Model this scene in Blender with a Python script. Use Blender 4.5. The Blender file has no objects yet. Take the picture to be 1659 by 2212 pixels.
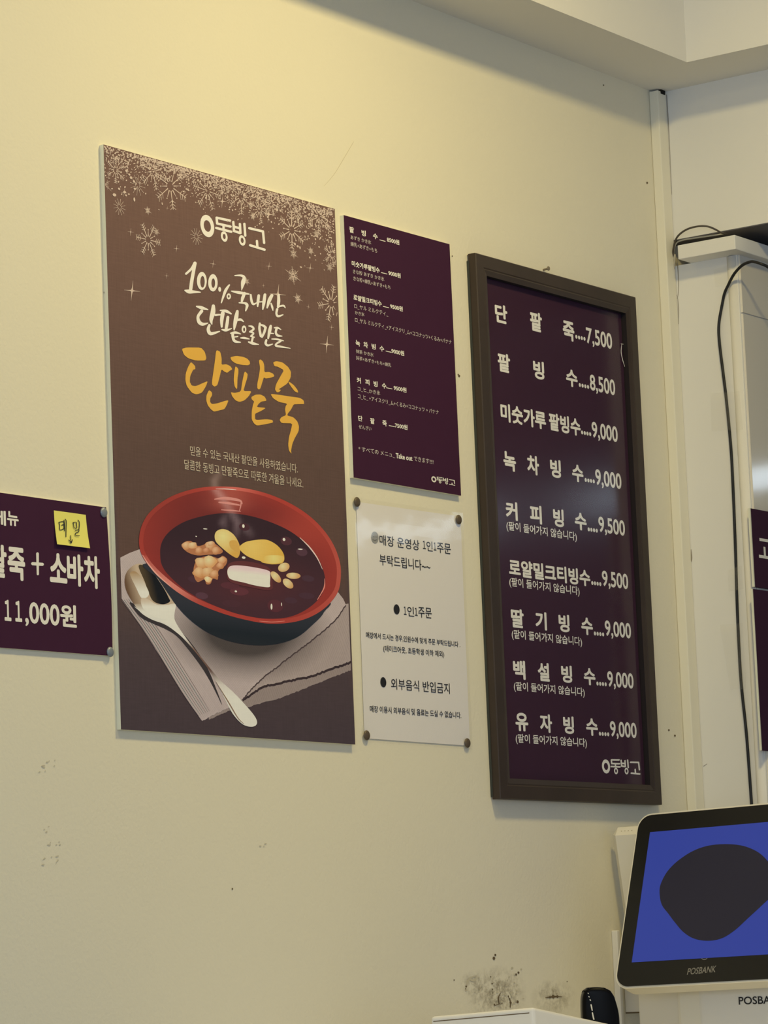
import bpy, bmesh, math, random
from mathutils import Vector, Matrix
from mathutils.geometry import delaunay_2d_cdt
random.seed(7)
S = bpy.context.scene
COL = S.collection

# ------------------------------------------------------------------ camera
IW, IH, F = 1659.0, 2212.0, 7124.75
YAW, PIT, ROL = 0.95748364, 0.14112894, -0.04101262
CAMZ, DW = 1.25, 2.9743                      # eye height, distance to the menu wall (the wall is y = 0)
_r = Vector((math.cos(YAW), -math.sin(YAW), 0))
FW = Vector((math.sin(YAW)*math.cos(PIT), math.cos(YAW)*math.cos(PIT), math.sin(PIT)))
_u = _r.cross(FW)
RT = _r*math.cos(ROL) + _u*math.sin(ROL)
UP = _u*math.cos(ROL) - _r*math.sin(ROL)
CAM = Vector((0, -DW, CAMZ))
cd = bpy.data.cameras.new('camera'); cam = bpy.data.objects.new('camera', cd); COL.objects.link(cam)
cd.sensor_fit = 'HORIZONTAL'; cd.sensor_width = 36; cd.lens = F/IW*36; cd.clip_end = 60
M = Matrix((RT, UP, -FW)).transposed().to_4x4(); M.translation = CAM
cam.matrix_world = M
S.camera = cam

# ------------------------------------------------------------------ light, exposure
S.view_settings.view_transform = 'Standard'; S.view_settings.look = 'None'
S.view_settings.exposure = 0.0; S.view_settings.gamma = 1.0; S.view_settings.use_curve_mapping = False
W = bpy.data.worlds.new('world'); S.world = W; W.use_nodes = True
bg = W.node_tree.nodes['Background']; bg.inputs[0].default_value = (0.70, 0.86, 1.08, 1); bg.inputs[1].default_value = 0.46

XC = 5.157                                   # far wall plane
ZS = CAMZ + 1.602                            # underside of the ceiling bulkhead
ZC = ZS + 0.43                               # recessed ceiling
def area(name, loc, size, power, color, target=None, sizey=None):
    l = bpy.data.lights.new(name, 'AREA'); l.energy = power; l.color = color; l.size = size
    if sizey: l.shape = 'RECTANGLE'; l.size_y = sizey
    o = bpy.data.objects.new(name, l); COL.objects.link(o); o.location = loc
    if target is not None:
        o.rotation_euler = (Vector(target)-Vector(loc)).to_track_quat('-Z', 'Y').to_euler()
    return o
area('ceiling_panel_lamp', (3.95, -1.0, ZC-0.012), 0.22, 21, (1.0, 0.80, 0.34))
area('ceiling_panel_lamp', (2.65, -1.05, ZC-0.012), 0.26, 9.6, (1.0, 0.80, 0.34))
area('ceiling_panel_lamp', (2.2, -3.4, ZC-0.012), 0.5, 8, (1.0, 0.82, 0.45))
area('shop_window_daylight', (-0.9, -3.2, 1.7), 2.4, 41, (0.70, 0.86, 1.06), (3.5, -0.5, 1.5), 1.6)

# ------------------------------------------------------------------ photo measurements -> places
def ray(px, py): return FW + RT*((px-IW/2)/F) - UP*((py-IH/2)/F)
def wp(px, py, y=0.0):                       # point of a plane parallel to the menu wall
    d = ray(px, py); return CAM + d*((y+DW)/d.y)
def xp(px, py, x):                           # point of a plane parallel to the far wall
    d = ray(px, py); return CAM + d*(x/d.x)
def dp(px, py, dist):                        # point at a distance along the view axis
    return CAM + ray(px, py)*dist

# ------------------------------------------------------------------ materials
def lin(c):
    return tuple((v/255/12.92 if v/255 <= .04045 else ((v/255+.055)/1.055)**2.4) for v in c)
LREF = (0.70, 0.62, 0.44)
def alb(c, k=1.0):                           # surface colour of a thing seen as sRGB c in the shop's warm light
    return tuple(min(.92, max(.002, a/(L*k))) for a, L in zip(lin(c), LREF))
def mat(name, col, rough=.6, spec=.4, metal=0, coat=0, bump=None, emit=None, noise=None, trans=None, coatrough=.1):
    m = bpy.data.materials.new(name); m.use_nodes = True; nt = m.node_tree; b = nt.nodes['Principled BSDF']
    b.inputs['Base Color'].default_value = (*col, 1); b.inputs['Roughness'].default_value = rough
    b.inputs['Specular IOR Level'].default_value = spec; b.inputs['Metallic'].default_value = metal
    b.inputs['Coat Weight'].default_value = coat; b.inputs['Coat Roughness'].default_value = coatrough
    tc = nt.nodes.new('ShaderNodeTexCoord')
    if noise:                                # (scale, amount)
        n = nt.nodes.new('ShaderNodeTexNoise'); n.inputs['Scale'].default_value = noise[0]; n.inputs['Detail'].default_value = 4
        nt.links.new(tc.outputs['Object'], n.inputs['Vector'])
        mx = nt.nodes.new('ShaderNodeMixRGB'); mx.inputs[1].default_value = (*[c*(1-noise[1]) for c in col], 1)
        mx.inputs[2].default_value = (*[min(1, c*(1+noise[1])) for c in col], 1)
        nt.links.new(n.outputs['Fac'], mx.inputs[0]); nt.links.new(mx.outputs[0], b.inputs['Base Color'])
    if bump:                                 # (scale, strength, distance)
        n = nt.nodes.new('ShaderNodeTexNoise'); n.inputs['Scale'].default_value = bump[0]; n.inputs['Detail'].default_value = 3
        nt.links.new(tc.outputs['Object'], n.inputs['Vector'])
        bp = nt.nodes.new('ShaderNodeBump'); bp.inputs['Strength'].default_value = bump[1]; bp.inputs['Distance'].default_value = bump[2]
        nt.links.new(n.outputs['Fac'], bp.inputs['Height']); nt.links.new(bp.outputs[0], b.inputs['Normal'])
        if coat: nt.links.new(bp.outputs[0], b.inputs['Coat Normal'])
    if emit:
        b.inputs['Emission Color'].default_value = (*emit[0], 1); b.inputs['Emission Strength'].default_value = emit[1]
    return m
def clear_mat(name, alpha, tint, rough, ior=1.45, bump=None):   # thin clear film or pane: see-through plus Fresnel gloss
    m = bpy.data.materials.new(name); m.use_nodes = True; nt = m.node_tree; nt.nodes.clear()
    out = nt.nodes.new('ShaderNodeOutputMaterial'); tr = nt.nodes.new('ShaderNodeBsdfTransparent')
    df = nt.nodes.new('ShaderNodeBsdfDiffuse'); df.inputs[0].default_value = (*tint, 1)
    gl = nt.nodes.new('ShaderNodeBsdfGlossy'); gl.inputs['Roughness'].default_value = rough
    fr = nt.nodes.new('ShaderNodeFresnel'); fr.inputs['IOR'].default_value = ior
    m1 = nt.nodes.new('ShaderNodeMixShader'); m1.inputs[0].default_value = alpha
    m2 = nt.nodes.new('ShaderNodeMixShader')
    nt.links.new(tr.outputs[0], m1.inputs[1]); nt.links.new(df.outputs[0], m1.inputs[2])
    ge = nt.nodes.new('ShaderNodeNewGeometry'); fm = nt.nodes.new('ShaderNodeMath'); fm.operation = 'SUBTRACT'; fm.use_clamp = True
    nt.links.new(fr.outputs[0], fm.inputs[0]); nt.links.new(ge.outputs['Backfacing'], fm.inputs[1])   # gloss on the outer face only
    nt.links.new(fm.outputs[0], m2.inputs[0]); nt.links.new(m1.outputs[0], m2.inputs[1]); nt.links.new(gl.outputs[0], m2.inputs[2])
    nt.links.new(m2.outputs[0], out.inputs[0])
    if bump:
        tc = nt.nodes.new('ShaderNodeTexCoord')
        n = nt.nodes.new('ShaderNodeTexNoise'); n.inputs['Scale'].default_value = bump[0]
        nt.links.new(tc.outputs['Object'], n.inputs['Vector'])
        bp = nt.nodes.new('ShaderNodeBump'); bp.inputs['Strength'].default_value = bump[1]; bp.inputs['Distance'].default_value = bump[2]
        nt.links.new(n.outputs['Fac'], bp.inputs['Height']); nt.links.new(bp.outputs[0], gl.inputs['Normal']); nt.links.new(bp.outputs[0], fr.inputs['Normal'])
    return m
def print_mat(name, rough=.6, weave=0.0):    # printed picture: colours come with the print itself
    m = bpy.data.materials.new(name); m.use_nodes = True; nt = m.node_tree; b = nt.nodes['Principled BSDF']
    a = nt.nodes.new('ShaderNodeVertexColor'); a.layer_name = 'Col'
    b.inputs['Roughness'].default_value = rough; b.inputs['Specular IOR Level'].default_value = .10
    if weave:
        tc = nt.nodes.new('ShaderNodeTexCoord'); mp = nt.nodes.new('ShaderNodeMapping'); mp.inputs['Scale'].default_value = (420, 1, 24)
        n = nt.nodes.new('ShaderNodeTexNoise'); n.inputs['Scale'].default_value = 1.0; n.inputs['Detail'].default_value = 2
        mp2 = nt.nodes.new('ShaderNodeMapping'); mp2.inputs['Scale'].default_value = (30, 1, 420)
        n2 = nt.nodes.new('ShaderNodeTexNoise'); n2.inputs['Scale'].default_value = 1.0; n2.inputs['Detail'].default_value = 2
        nt.links.new(tc.outputs['Object'], mp.inputs[0]); nt.links.new(mp.outputs[0], n.inputs['Vector'])
        nt.links.new(tc.outputs['Object'], mp2.inputs[0]); nt.links.new(mp2.outputs[0], n2.inputs['Vector'])
        ad = nt.nodes.new('ShaderNodeMath'); ad.operation = 'ADD'; nt.links.new(n.outputs['Fac'], ad.inputs[0]); nt.links.new(n2.outputs['Fac'], ad.inputs[1])
        mr = nt.nodes.new('ShaderNodeMapRange'); mr.inputs[1].default_value = .6; mr.inputs[2].default_value = 1.4
        mr.inputs[3].default_value = 1-weave; mr.inputs[4].default_value = 1+weave
        nt.links.new(ad.outputs[0], mr.inputs[0])
        mx = nt.nodes.new('ShaderNodeVectorMath'); mx.operation = 'SCALE'
        nt.links.new(a.outputs[0], mx.inputs[0]); nt.links.new(mr.outputs[0], mx.inputs['Scale']); nt.links.new(mx.outputs[0], b.inputs['Base Color'])
    else:
        nt.links.new(a.outputs[0], b.inputs['Base Color'])
    return m

WALLC = (0.80, 0.755, 0.615)
M_wall = mat('cream_wall_paint', WALLC, .75, .2, bump=(170, .55, .0010), noise=(3.0, .015))
M_wall2 = mat('cream_panel_paint', (0.80, 0.785, 0.745), .6, .3, bump=(200, .12, .0005))
M_ceil = mat('ceiling_paint', (0.78, 0.765, 0.73), .8, .2, bump=(240, .15, .0005))
M_trim = mat('cream_trim_paint', (0.82, 0.785, 0.66), .5, .35)
M_floor = mat('floor_tile', (.27, .26, .245), .5, .4, noise=(6, .1))
M_side = mat('glossy_side_panel', (.74, .70, .62), .07, .6, bump=(60, .03, .0005))
M_foam = mat('foam_board_edge', (.80, .80, .66), .7, .2)
M_purple = mat('aubergine_board', alb((53, 25, 37), .95), .7, .08, noise=(40, .05))
M_purple2 = mat('aubergine_sheet', alb((49, 27, 35), .85), .7, .05, noise=(40, .05))
M_white = mat('printed_white', (.86, .83, .78), .6, .3)
M_white2 = mat('printed_white_framed', (.92, .90, .88), .6, .3)
M_pale = mat('printed_pale_pink', (.62, .56, .55), .6, .3)
M_ivory = mat('printed_ivory', (.92, .885, .86), .6, .3)
M_caption = mat('printed_beige', (.62, .53, .44), .6, .3)
M_yellow = mat('printed_golden_yellow', (.82, .47, .085), .6, .3, noise=(30, .08))
M_black = mat('printed_black', (.018, .018, .022), .6, .3)
M_grey = mat('printed_grey', (.33, .33, .33), .6, .3)
M_frame = mat('dark_brown_frame_wood', (.044, .030, .023), .45, .35, noise=(18, .25))
M_frame_in = mat('frame_inner_shade', (.016, .012, .014), .5, .3)  # darker than the rail wood: shade inside the frame put into the colour
M_frameback = mat('frame_backing_board', (.05, .055, .05), .7, .2)
M_paper = mat('white_paper', (.83, .80, .80), .7, .2)
M_film = clear_mat('laminating_film', .0, (.8, .8, .8), .06, 1.34, (9, .25, .004))
M_glass = clear_mat('picture_glass', .0, (.8, .8, .8), .13, 1.38)
M_tape = clear_mat('clear_tape', .025, (.85, .80, .62), .15, 1.3, (40, .4, .002))
M_pin_brown = mat('brown_pin_head', (.10, .072, .045), .45, .5)
M_pin_grey = mat('grey_metal_pin_head', (.26, .29, .33), .4, .5, metal=.3)
M_steel = mat('steel', (.5, .48, .42), .35, .5, metal=.8)
M_rust = mat('dull_rusty_metal', (.26, .22, .16), .6, .3, metal=.3)
M_note = mat('yellow_note_paper', (.86, .80, .20), .75, .2)
M_ink = mat('ballpoint_ink', (.012, .014, .03), .6, .3)
M_cable = mat('black_cable', (.013, .013, .014), .45, .4)
M_wire = mat('clear_wire', (.45, .42, .34), .4, .4)
M_case = mat('ivory_plastic_case', (.80, .76, .66), .45, .4)
M_case2 = mat('white_plastic_case', (.80, .78, .74), .45, .4)
M_bezel = mat('black_bezel', (.010, .010, .010), .38, .35)
M_screen = mat('screen_blue', (.01, .012, .03), .4, .15, emit=((.035, .058, .34), .78))
M_blob = mat('screen_dark_shape', (.012, .012, .015), .4, .15, emit=((.024, .021, .033), .55))
M_gtext = mat('bezel_grey_print', (.24, .23, .21), .5, .4)
M_gloss = mat('glossy_black_plastic', (.004, .004, .005), .32, .08)
M_scuff = mat('dark_scuff', (.15, .11, .065), .9, .1)
M_scuff2 = mat('light_scuff', (.50, .44, .33), .9, .1)
M_hole = mat('gap_dark', (.02, .018, .016), .9, .1)
M_lamp = mat('tube_lamp_glow', (.8, .8, .8), .5, .2, emit=((.72, .86, 1.0), 5.0))

# ------------------------------------------------------------------ object helpers
def thing(name, loc, label, cat, group=None):
    o = bpy.data.objects.new(name, None); o.empty_display_size = .05; COL.objects.link(o)
    o.location = loc; o['label'] = label; o['category'] = cat
    if group: o['group'] = group
    return o
def tag(o, label, cat, group=None):
    o['label'] = label; o['category'] = cat
    if group: o['group'] = group
    return o
def world_loc(o):
    v = Vector(o.location)
    while o.parent: o = o.parent; v += Vector(o.location)
    return v
def link(name, me, m, parent=None, origin=None, kind=None):     # vertices are given in world space
    off = world_loc(parent) if parent else (Vector(origin) if origin is not None else Vector((0, 0, 0)))
    if off.length: me.transform(Matrix.Translation(-off))
    for mm in (m if isinstance(m, (list, tuple)) else [m]): me.materials.append(mm)
    o = bpy.data.objects.new(name, me); COL.objects.link(o)
    if parent: o.parent = parent
    elif origin is not None: o.location = origin
    if kind: o['kind'] = kind
    return o
def from_py(name, v, f, m, parent=None, **k):
    me = bpy.data.meshes.new(name); me.from_pydata([tuple(p) for p in v], [], f); me.update()
    return link(name, me, m, parent, **k)
def bm_link(name, bm, m, parent=None, smooth=False, **k):
    bmesh.ops.recalc_face_normals(bm, faces=bm.faces)
    me = bpy.data.meshes.new(name); bm.to_mesh(me); bm.free()
    if smooth:
        for p in me.polygons: p.use_smooth = True
    return link(name, me, m, parent, **k)
def add_hexa(bm, c8):                        # 4 bottom + 4 top corners
    v = [bm.verts.new(p) for p in c8]
    return [bm.faces.new([v[i] for i in q]) for q in ((3, 2, 1, 0), (4, 5, 6, 7), (0, 1, 5, 4), (1, 2, 6, 5), (2, 3, 7, 6), (3, 0, 4, 7))]
def add_box(bm, a, b):
    x0, y0, z0 = a; x1, y1, z1 = b
    return add_hexa(bm, [(x0, y0, z0), (x1, y0, z0), (x1, y1, z0), (x0, y1, z0), (x0, y0, z1), (x1, y0, z1), (x1, y1, z1), (x0, y1, z1)])
def bevel(bm, w, seg=2):
    bmesh.ops.bevel(bm, geom=list(bm.edges), offset=w, segments=seg, profile=.6, affect='EDGES')
def box(name, a, b, m, parent=None, bev=0, **k):
    bm = bmesh.new(); add_box(bm, a, b)
    if bev: bevel(bm, bev)
    return bm_link(name, bm, m, parent, **k)
def add_prism(bm, pts, d):                   # planar outline extruded by vector d
    a = [bm.verts.new(p) for p in pts]; b = [bm.verts.new(Vector(p)+Vector(d)) for p in pts]; n = len(a)
    bm.faces.new(a); bm.faces.new(b[::-1])
    for i in range(n): bm.faces.new((a[i], b[i], b[(i+1) % n], a[(i+1) % n]))
def smooth_path(P, n=8, closed=False):
    P = [Vector(p) for p in P]; out = []; N = len(P)
    rng = range(N) if closed else range(N-1)
    for i in rng:
        p0 = P[(i-1) % N] if closed or i > 0 else P[i]; p1 = P[i]; p2 = P[(i+1) % N]
        p3 = P[(i+2) % N] if closed or i+2 < N else P[(i+1) % N]
        for k in range(n):
            t = k/n
            out.append(.5*((2*p1)+(p2-p0)*t+(2*p0-5*p1+4*p2-p3)*t*t+(3*p1-p0-3*p2+p3)*t**3))
    if not closed: out.append(P[-1])
    return out
def add_tube(bm, P, r, sides=10):
    rings = []; prev = None; N = len(P)
    for i, p in enumerate(P):
        t = (P[min(i+1, N-1)]-P[max(i-1, 0)]).normalized()
        a = prev if prev is not None else (Vector((0, 0, 1)) if abs(t.z) < .9 else Vector((0, 1, 0)))
        x = (a - t*a.dot(t)).normalized(); prev = x; y = t.cross(x)
        rr = r[i] if isinstance(r, list) else r
        rings.append([bm.verts.new(p + (x*math.cos(2*math.pi*j/sides)+y*math.sin(2*math.pi*j/sides))*rr) for j in range(sides)])
    for a, b in zip(rings, rings[1:]):
        for j in range(sides): bm.faces.new((a[j], a[(j+1) % sides], b[(j+1) % sides], b[j]))
    bm.faces.new(rings[0][::-1]); bm.faces.new(rings[-1])

# ------------------------------------------------------------------ flat print helpers (lettering and pictures)
class Flat:                                  # flat shapes lying on a board's face; 2-D points go through a mapping to the board
    def __init__(s, mod=48, lift=6e-6, dir=(0, -1, 0)): s.n = 0; s.mod = mod; s.lift = lift; s.dir = dir; s.v = []; s.f = []; s.c = []; s.e = []
    def add(s, pts, faces, cols=None, lift=None):
        s.n += 1; h = (s.n % s.mod)*s.lift if lift is None else lift   # ink laid over ink: keep overlapping shapes from being coplanar
        pts = [(p[0]+s.dir[0]*h, p[1]+s.dir[1]*h, p[2]+s.dir[2]*h) for p in pts]
        s.e.append((len(s.v), len(s.v)+len(pts), len(s.f), len(s.f)+len(faces)))
        b = len(s.v); s.v += [tuple(p) for p in pts]; s.f += [tuple(i+b for i in q) for q in faces]
        if cols: s.c += cols
    def build_lines(s, name, m, parent):       # one part per line of writing: pieces at the same height belong together
        rows = []
        for v0, v1, f0, f1 in s.e:
            z = [p[2] for p in s.v[v0:v1]]; lo, hi = min(z), max(z)
            for r in rows:
                if min(hi, r[1])-max(lo, r[0]) > .4*min(hi-lo, r[1]-r[0]): r[2].append((v0, v1, f0, f1)); break
            else: rows.append([lo, hi, [(v0, v1, f0, f1)]])
        for lo, hi, es in rows:
            q = Flat()
            for v0, v1, f0, f1 in es: q.add(s.v[v0:v1], [tuple(i-v0 for i in t) for t in s.f[f0:f1]], lift=0)
            q.build(name, m, parent)
    def build(s, name, m, parent, **k):
        me = bpy.data.meshes.new(name); me.from_pydata(s.v, [], s.f); me.update()
        if s.c:
            at = me.color_attributes.new('Col', 'FLOAT_COLOR', 'POINT')
            buf = []
            for c in s.c: buf += [c[0], c[1], c[2], 1.0]
            at.data.foreach_set('color', buf)
        return link(name, me, m, parent, **k)
_gl = {}
def glyphs(text, off):
    key = (text, off)
    if key not in _gl:
        c = bpy.data.curves.new('t', 'FONT'); c.body = text; c.offset = off; c.resolution_u = 4; c.fill_mode = 'FRONT'
        o = bpy.data.objects.new('t', c); COL.objects.link(o); bpy.context.view_layer.update()
        me = bpy.data.meshes.new_from_object(o.evaluated_get(bpy.context.evaluated_depsgraph_get()))
        v = [(p.co.x, p.co.y) for p in me.vertices]; f = [tuple(p.vertices) for p in me.polygons]
        bpy.data.objects.remove(o); bpy.data.curves.remove(c); bpy.data.meshes.remove(me)
        _gl[key] = (v, f)
    return _gl[key]
def put_text(fl, text, xl, yl, xr, hp, y, off=.02, pt=wp, yr=None):
    """text whose left end centre is measured at (xl,yl), right end at xr, height hp photo pixels, on plane y"""
    bold = off if off > .0125 else 0
    v, f = glyphs(text, 0 if bold else off)
    x0 = min(p[0] for p in v)-bold; x1 = max(p[0] for p in v)+bold; z0 = min(p[1] for p in v)-bold; z1 = max(p[1] for p in v)+bold
    A = pt(xl, yl, y); B = pt(xr, yl if yr is None else yr, y)
    h = (pt(xl, yl-hp/2, y) - pt(xl, yl+hp/2, y)).z
    e = (B-A); e.z = 0; w = e.length; e.normalize()
    P = []; Q = []
    ring = [(0, 0)]+([(bold*math.cos(t), bold*math.sin(t)) for t in [i*math.pi/4 for i in range(8)]] if bold else [])
    for k, (dx, dz) in enumerate(ring):        # heavier strokes: the letter drawn again around itself
        n0 = len(P)
        P += [A + e*((p[0]+dx-x0)/(x1-x0)*w) + Vector((0, -7e-6*k, ((p[1]+dz-z0)/(z1-z0)-.5)*h)) for p in v]
        Q += [tuple(i+n0 for i in q) for q in f]
    fl.add(P, Q)
def tri_poly(poly, holes=(), step=0):
    """triangulate a 2-D outline (with holes); step > 0 adds inner grid points for smooth colours"""
    vs = []; es = []
    for ring in [poly]+list(holes):
        b = len(vs); n = len(ring)
        vs += [Vector((p[0], p[1])) for p in ring]; es += [(b+i, b+(i+1) % n) for i in range(n)]
    if step:
        xs = [p[0] for p in poly]; ys = [p[1] for p in poly]
        gx = min(xs)+step*.5
        while gx < max(xs):
            gy = min(ys)+step*.5
            while gy < max(ys):
                if inside(poly, gx, gy): vs.append(Vector((gx, gy)))
                gy += step
            gx += step
    r = delaunay_2d_cdt(vs, es, [], 2 if holes else 1, 1e-4)
    V, Fc = r[0], r[2]
    if holes:
        Fc = [q for q in Fc if inside(poly, *cen(V, q)) and not any(inside(h, *cen(V, q)) for h in holes)]
    return V, Fc
def cen(V, q): return (sum(V[i].x for i in q)/len(q), sum(V[i].y for i in q)/len(q))
def inside(poly, x, y):
    c = False; j = len(poly)-1
    for i in range(len(poly)):
        xi, yi = poly[i][0], poly[i][1]; xj, yj = poly[j][0], poly[j][1]
        if (yi > y) != (yj > y) and x < (xj-xi)*(y-yi)/(yj-yi)+xi: c = not c
        j = i
    return c
def area2(p): return sum(p[i][0]*p[(i+1) % len(p)][1]-p[(i+1) % len(p)][0]*p[i][1] for i in range(len(p)))
def put_poly(fl, poly, y, holes=(), pt=wp, col=None, step=0):
    V, Fc = tri_poly(poly, holes, step)
    fl.add([pt(p.x, p.y, y) for p in V], [q[::-1] for q in Fc], [col(p.x, p.y) if callable(col) else col for p in V] if col else None)
def stroke_poly(P):                          # outline of a brush stroke given as (x, y, width)
    Q = smooth_path([(p[0], p[1], p[2]) for p in P], 5); L = []; R = []
    for i, p in enumerate(Q):
        a = Q[max(i-1, 0)]; b = Q[min(i+1, len(Q)-1)]; t = Vector((b.x-a.x, b.y-a.y))
        t = t.normalized() if t.length > 1e-6 else Vector((1, 0)); n = Vector((-t.y, t.x))
        L.append((p.x+n.x*p.z/2, p.y+n.y*p.z/2)); R.append((p.x-n.x*p.z/2, p.y-n.y*p.z/2))
    return L, R, Q
def put_stroke(fl, P, y, pt=wp, cap=True, col=None):
    L, R, Q = stroke_poly(P); n = len(L)
    v = [pt(*p, y) for p in L]+[pt(*p, y) for p in R]; f = [(i, i+1, n+i+1, n+i) for i in range(n-1)]
    fl.add(v, f, [col]*len(v) if col else None)
    if cap:
        for p in (Q[0], Q[-1]):
            put_ell(fl, p.x, p.y, (p.z/2, 0), (0, p.z/2), y, pt, n=10, col=col)
def ell(cx, cy, a, b, n=28): return [(cx+a[0]*math.cos(2*math.pi*i/n)+b[0]*math.sin(2*math.pi*i/n), cy+a[1]*math.cos(2*math.pi*i/n)+b[1]*math.sin(2*math.pi*i/n)) for i in range(n)]
def put_ell(fl, cx, cy, a, b, y, pt=wp, n=24, col=None):
    v = [pt(*p, y) for p in ell(cx, cy, a, b, n)]; fl.add(v, [tuple(range(n))], [col]*n if col else None)
def put_ring(fl, cx, cy, a, b, a2, b2, y, pt=wp, n=28, c2=None, col=None):
    o = ell(cx, cy, a, b, n); c2 = c2 or (cx, cy); i_ = ell(c2[0], c2[1], a2, b2, n)
    v = [pt(*p, y) for p in o]+[pt(*p, y) for p in i_]
    fl.add(v, [(i, (i+1) % n, n+(i+1) % n, n+i) for i in range(n)], [col]*(2*n) if col else None)
def crop(ox, oy, s): return lambda x, y: (ox+x/s, oy+y/s)

# the shop's logo, drawn once in photo pixels of the poster, then placed by two corners elsewhere
LOGO_S = [[(398, 190), (248, 157), (254, 222), (404, 257)], [(325, 238), (326, 288)], [(243, 272), (412, 315)],
          [(434, 205), (442, 306), (514, 330), (508, 228)], [(438, 256), (510, 277)], [(558, 226), (568, 358)],
          [(613, 275), (766, 311), (779, 440)], [(698, 418), (704, 488)], [(622, 466), (784, 516)]]
LOGO_E = [(332, 368, (38, 10), (2, 58), 16), (533, 412, (38, 10), (2, 58), 16)]
def put_logo(fl, y, pt):
    """pt maps logo crop coordinates to the board"""
    P = lambda x, yy, _y: pt(x, yy)
    put_ring(fl, 144, 250, (78, 20), (5, 124), (40, 11), (3, 64), y, P)
    for s in LOGO_S:
        Q = [(*p, 27) for p in s]
        for a, b in zip(Q, Q[1:]): put_stroke(fl, [a, b], y, P)
    for cx, cy, a, b, w in LOGO_E:
        put_ring(fl, cx, cy, a, b, (a[0]*.42, a[1]*.42), (b[0]*.5, b[1]*.5), y, P)
def logo_to(A, B, y):
    """place the logo so that its measured wall-space box fits between wall points A (left, top) and B (right, bottom)"""
    c = crop(420, 440, 5.184)
    def base(x, yy): return wp(*c(x, yy), 0)
    pts = [base(x, yy) for s in LOGO_S for x, yy in s]+[base(*p) for p in ell(144, 250, (76, 20), (5, 122))]
    x0 = min(p.x for p in pts); x1 = max(p.x for p in pts); z0 = min(p.z for p in pts); z1 = max(p.z for p in pts)
    def pt(x, yy):
        p = base(x, yy)
        return Vector((A.x+(p.x-x0)/(x1-x0)*(B.x-A.x), y, B.z+(p.z-z0)/(z1-z0)*(A.z-B.z)))
    return pt

# ================================================================== THE ROOM
box('floor', (-1.5, -7, -.1), (9.2, .2, 0), M_floor, kind='structure')
box('wall_left', (-1.5, 0, 0), (XC+4.2, .15, ZC), M_wall, kind='structure')
bm = bmesh.new()
OV = .148; OX = .145                          # overhang of the bulkhead from the two walls
add_box(bm, (-1.5, -7, ZC), (XC+4.2, .15, ZC+.1))
add_box(bm, (-1.5, -OV, ZS), (XC, 0, ZC)); add_box(bm, (XC-OX, -5.5, ZS), (XC, -OV, ZC))
bm_link('ceiling', bm, M_ceil, kind='structure')
ZL = xp(1611, 489.5, XC).z                    # underside of the wall above the pass-through
YP = xp(1600, 700, XC).y                      # front edge of the post below it
box('wall_back', (XC, -5.5, ZL), (XC+.45, 0, ZC), M_wall2, kind='structure')
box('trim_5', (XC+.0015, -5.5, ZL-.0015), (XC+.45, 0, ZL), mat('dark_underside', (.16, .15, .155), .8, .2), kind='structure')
ZCAP0 = xp(1525, 549.5, XC-.045).z; ZCAP1 = xp(1525, 518.5, XC-.045).z
yc0 = xp(1588, 525, XC-.045).y; yc1 = xp(1464, 543, XC-.045).y
box('wall_post', (XC, YP, 0), (XC+.45, 0, ZCAP0), M_wall2, kind='structure')
box('trim_3', (XC-.045, yc0, ZCAP0), (XC+.45, yc1, ZCAP1), M_wall2, bev=.0015, kind='structure')
box('wall_kitchen', (XC+.45, YP, 0), (XC+4.2, 0, ZC), M_side, kind='structure')
box('wall_kitchen_end', (XC+4.0, -7, 0), (XC+4.2, YP, ZC), mat('kitchen_wall_tile', (.20, .185, .165), .6, .3), kind='structure')
# glossy lining on the post's kitchen side, with one panel joint
ZJ = wp(1592, 672, YP-.004).z; ZJ2 = wp(1659, 691, YP-.004).z
bm = bmesh.new()
add_box(bm, (XC+.004, YP-.004, 0), (XC+.45, YP, ZJ-.0012)); add_box(bm, (XC+.004, YP-.004, ZJ+.0012), (XC+.45, YP, ZCAP0))
bm_link('wall_lining', bm, M_side, kind='structure')
# corner raceway
rx = XC-.031; ry = -.0195
box('trim_1', (rx, ry, .2), (XC-.001, -.0005, ZS-.003), M_trim, bev=.002, kind='structure')
bm = bmesh.new(); add_box(bm, (XC-.021, -.0205, ZS-.008), (XC-.006, -.015, ZS)); bm_link('trim_4', bm, M_hole, kind='structure')
# rounded moulding on the post's front edge
bm = bmesh.new()
add_tube(bm, [Vector((XC+.006, YP+.0115, z)) for z in (0.2, 1.0, ZCAP0-.001)], .0115, 20)
bm_link('trim_2', bm, M_wall2, smooth=True, kind='structure')
# thin dark joints beside the raceway and under the ceiling
fl = Flat(8, 6e-6, (-1, 0, 0))
def X_(px, py, x): return xp(px, py, x)
put_stroke(fl, [(1440, 205, 1.6), (1443.5, 262, 1.4), (1447, 330, .9), (1451, 420, .6)], XC-.0005, X_)
put_stroke(fl, [(1463, 560, 2.0), (1466, 620, 1.2), (1463, 645, 1.0)], XC-.0005, X_)
put_stroke(fl, [(1464, 645, .8), (1465.5, 665, 1.4), (1466, 700, .7)], XC-.0005, X_)
put_stroke(fl, [(1493, 1187, 1), (1494, 1205, 2.4), (1493, 1214, 1)], XC-.0005, X_)
put_stroke(fl, [(1520, 1655, 1.2), (1527, 1650, .6)], XC-.0005, X_)
fl.build('joint_marks', mat('joint_dark_line', (.30, .26, .20), .9, .1), None, kind='structure')

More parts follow.
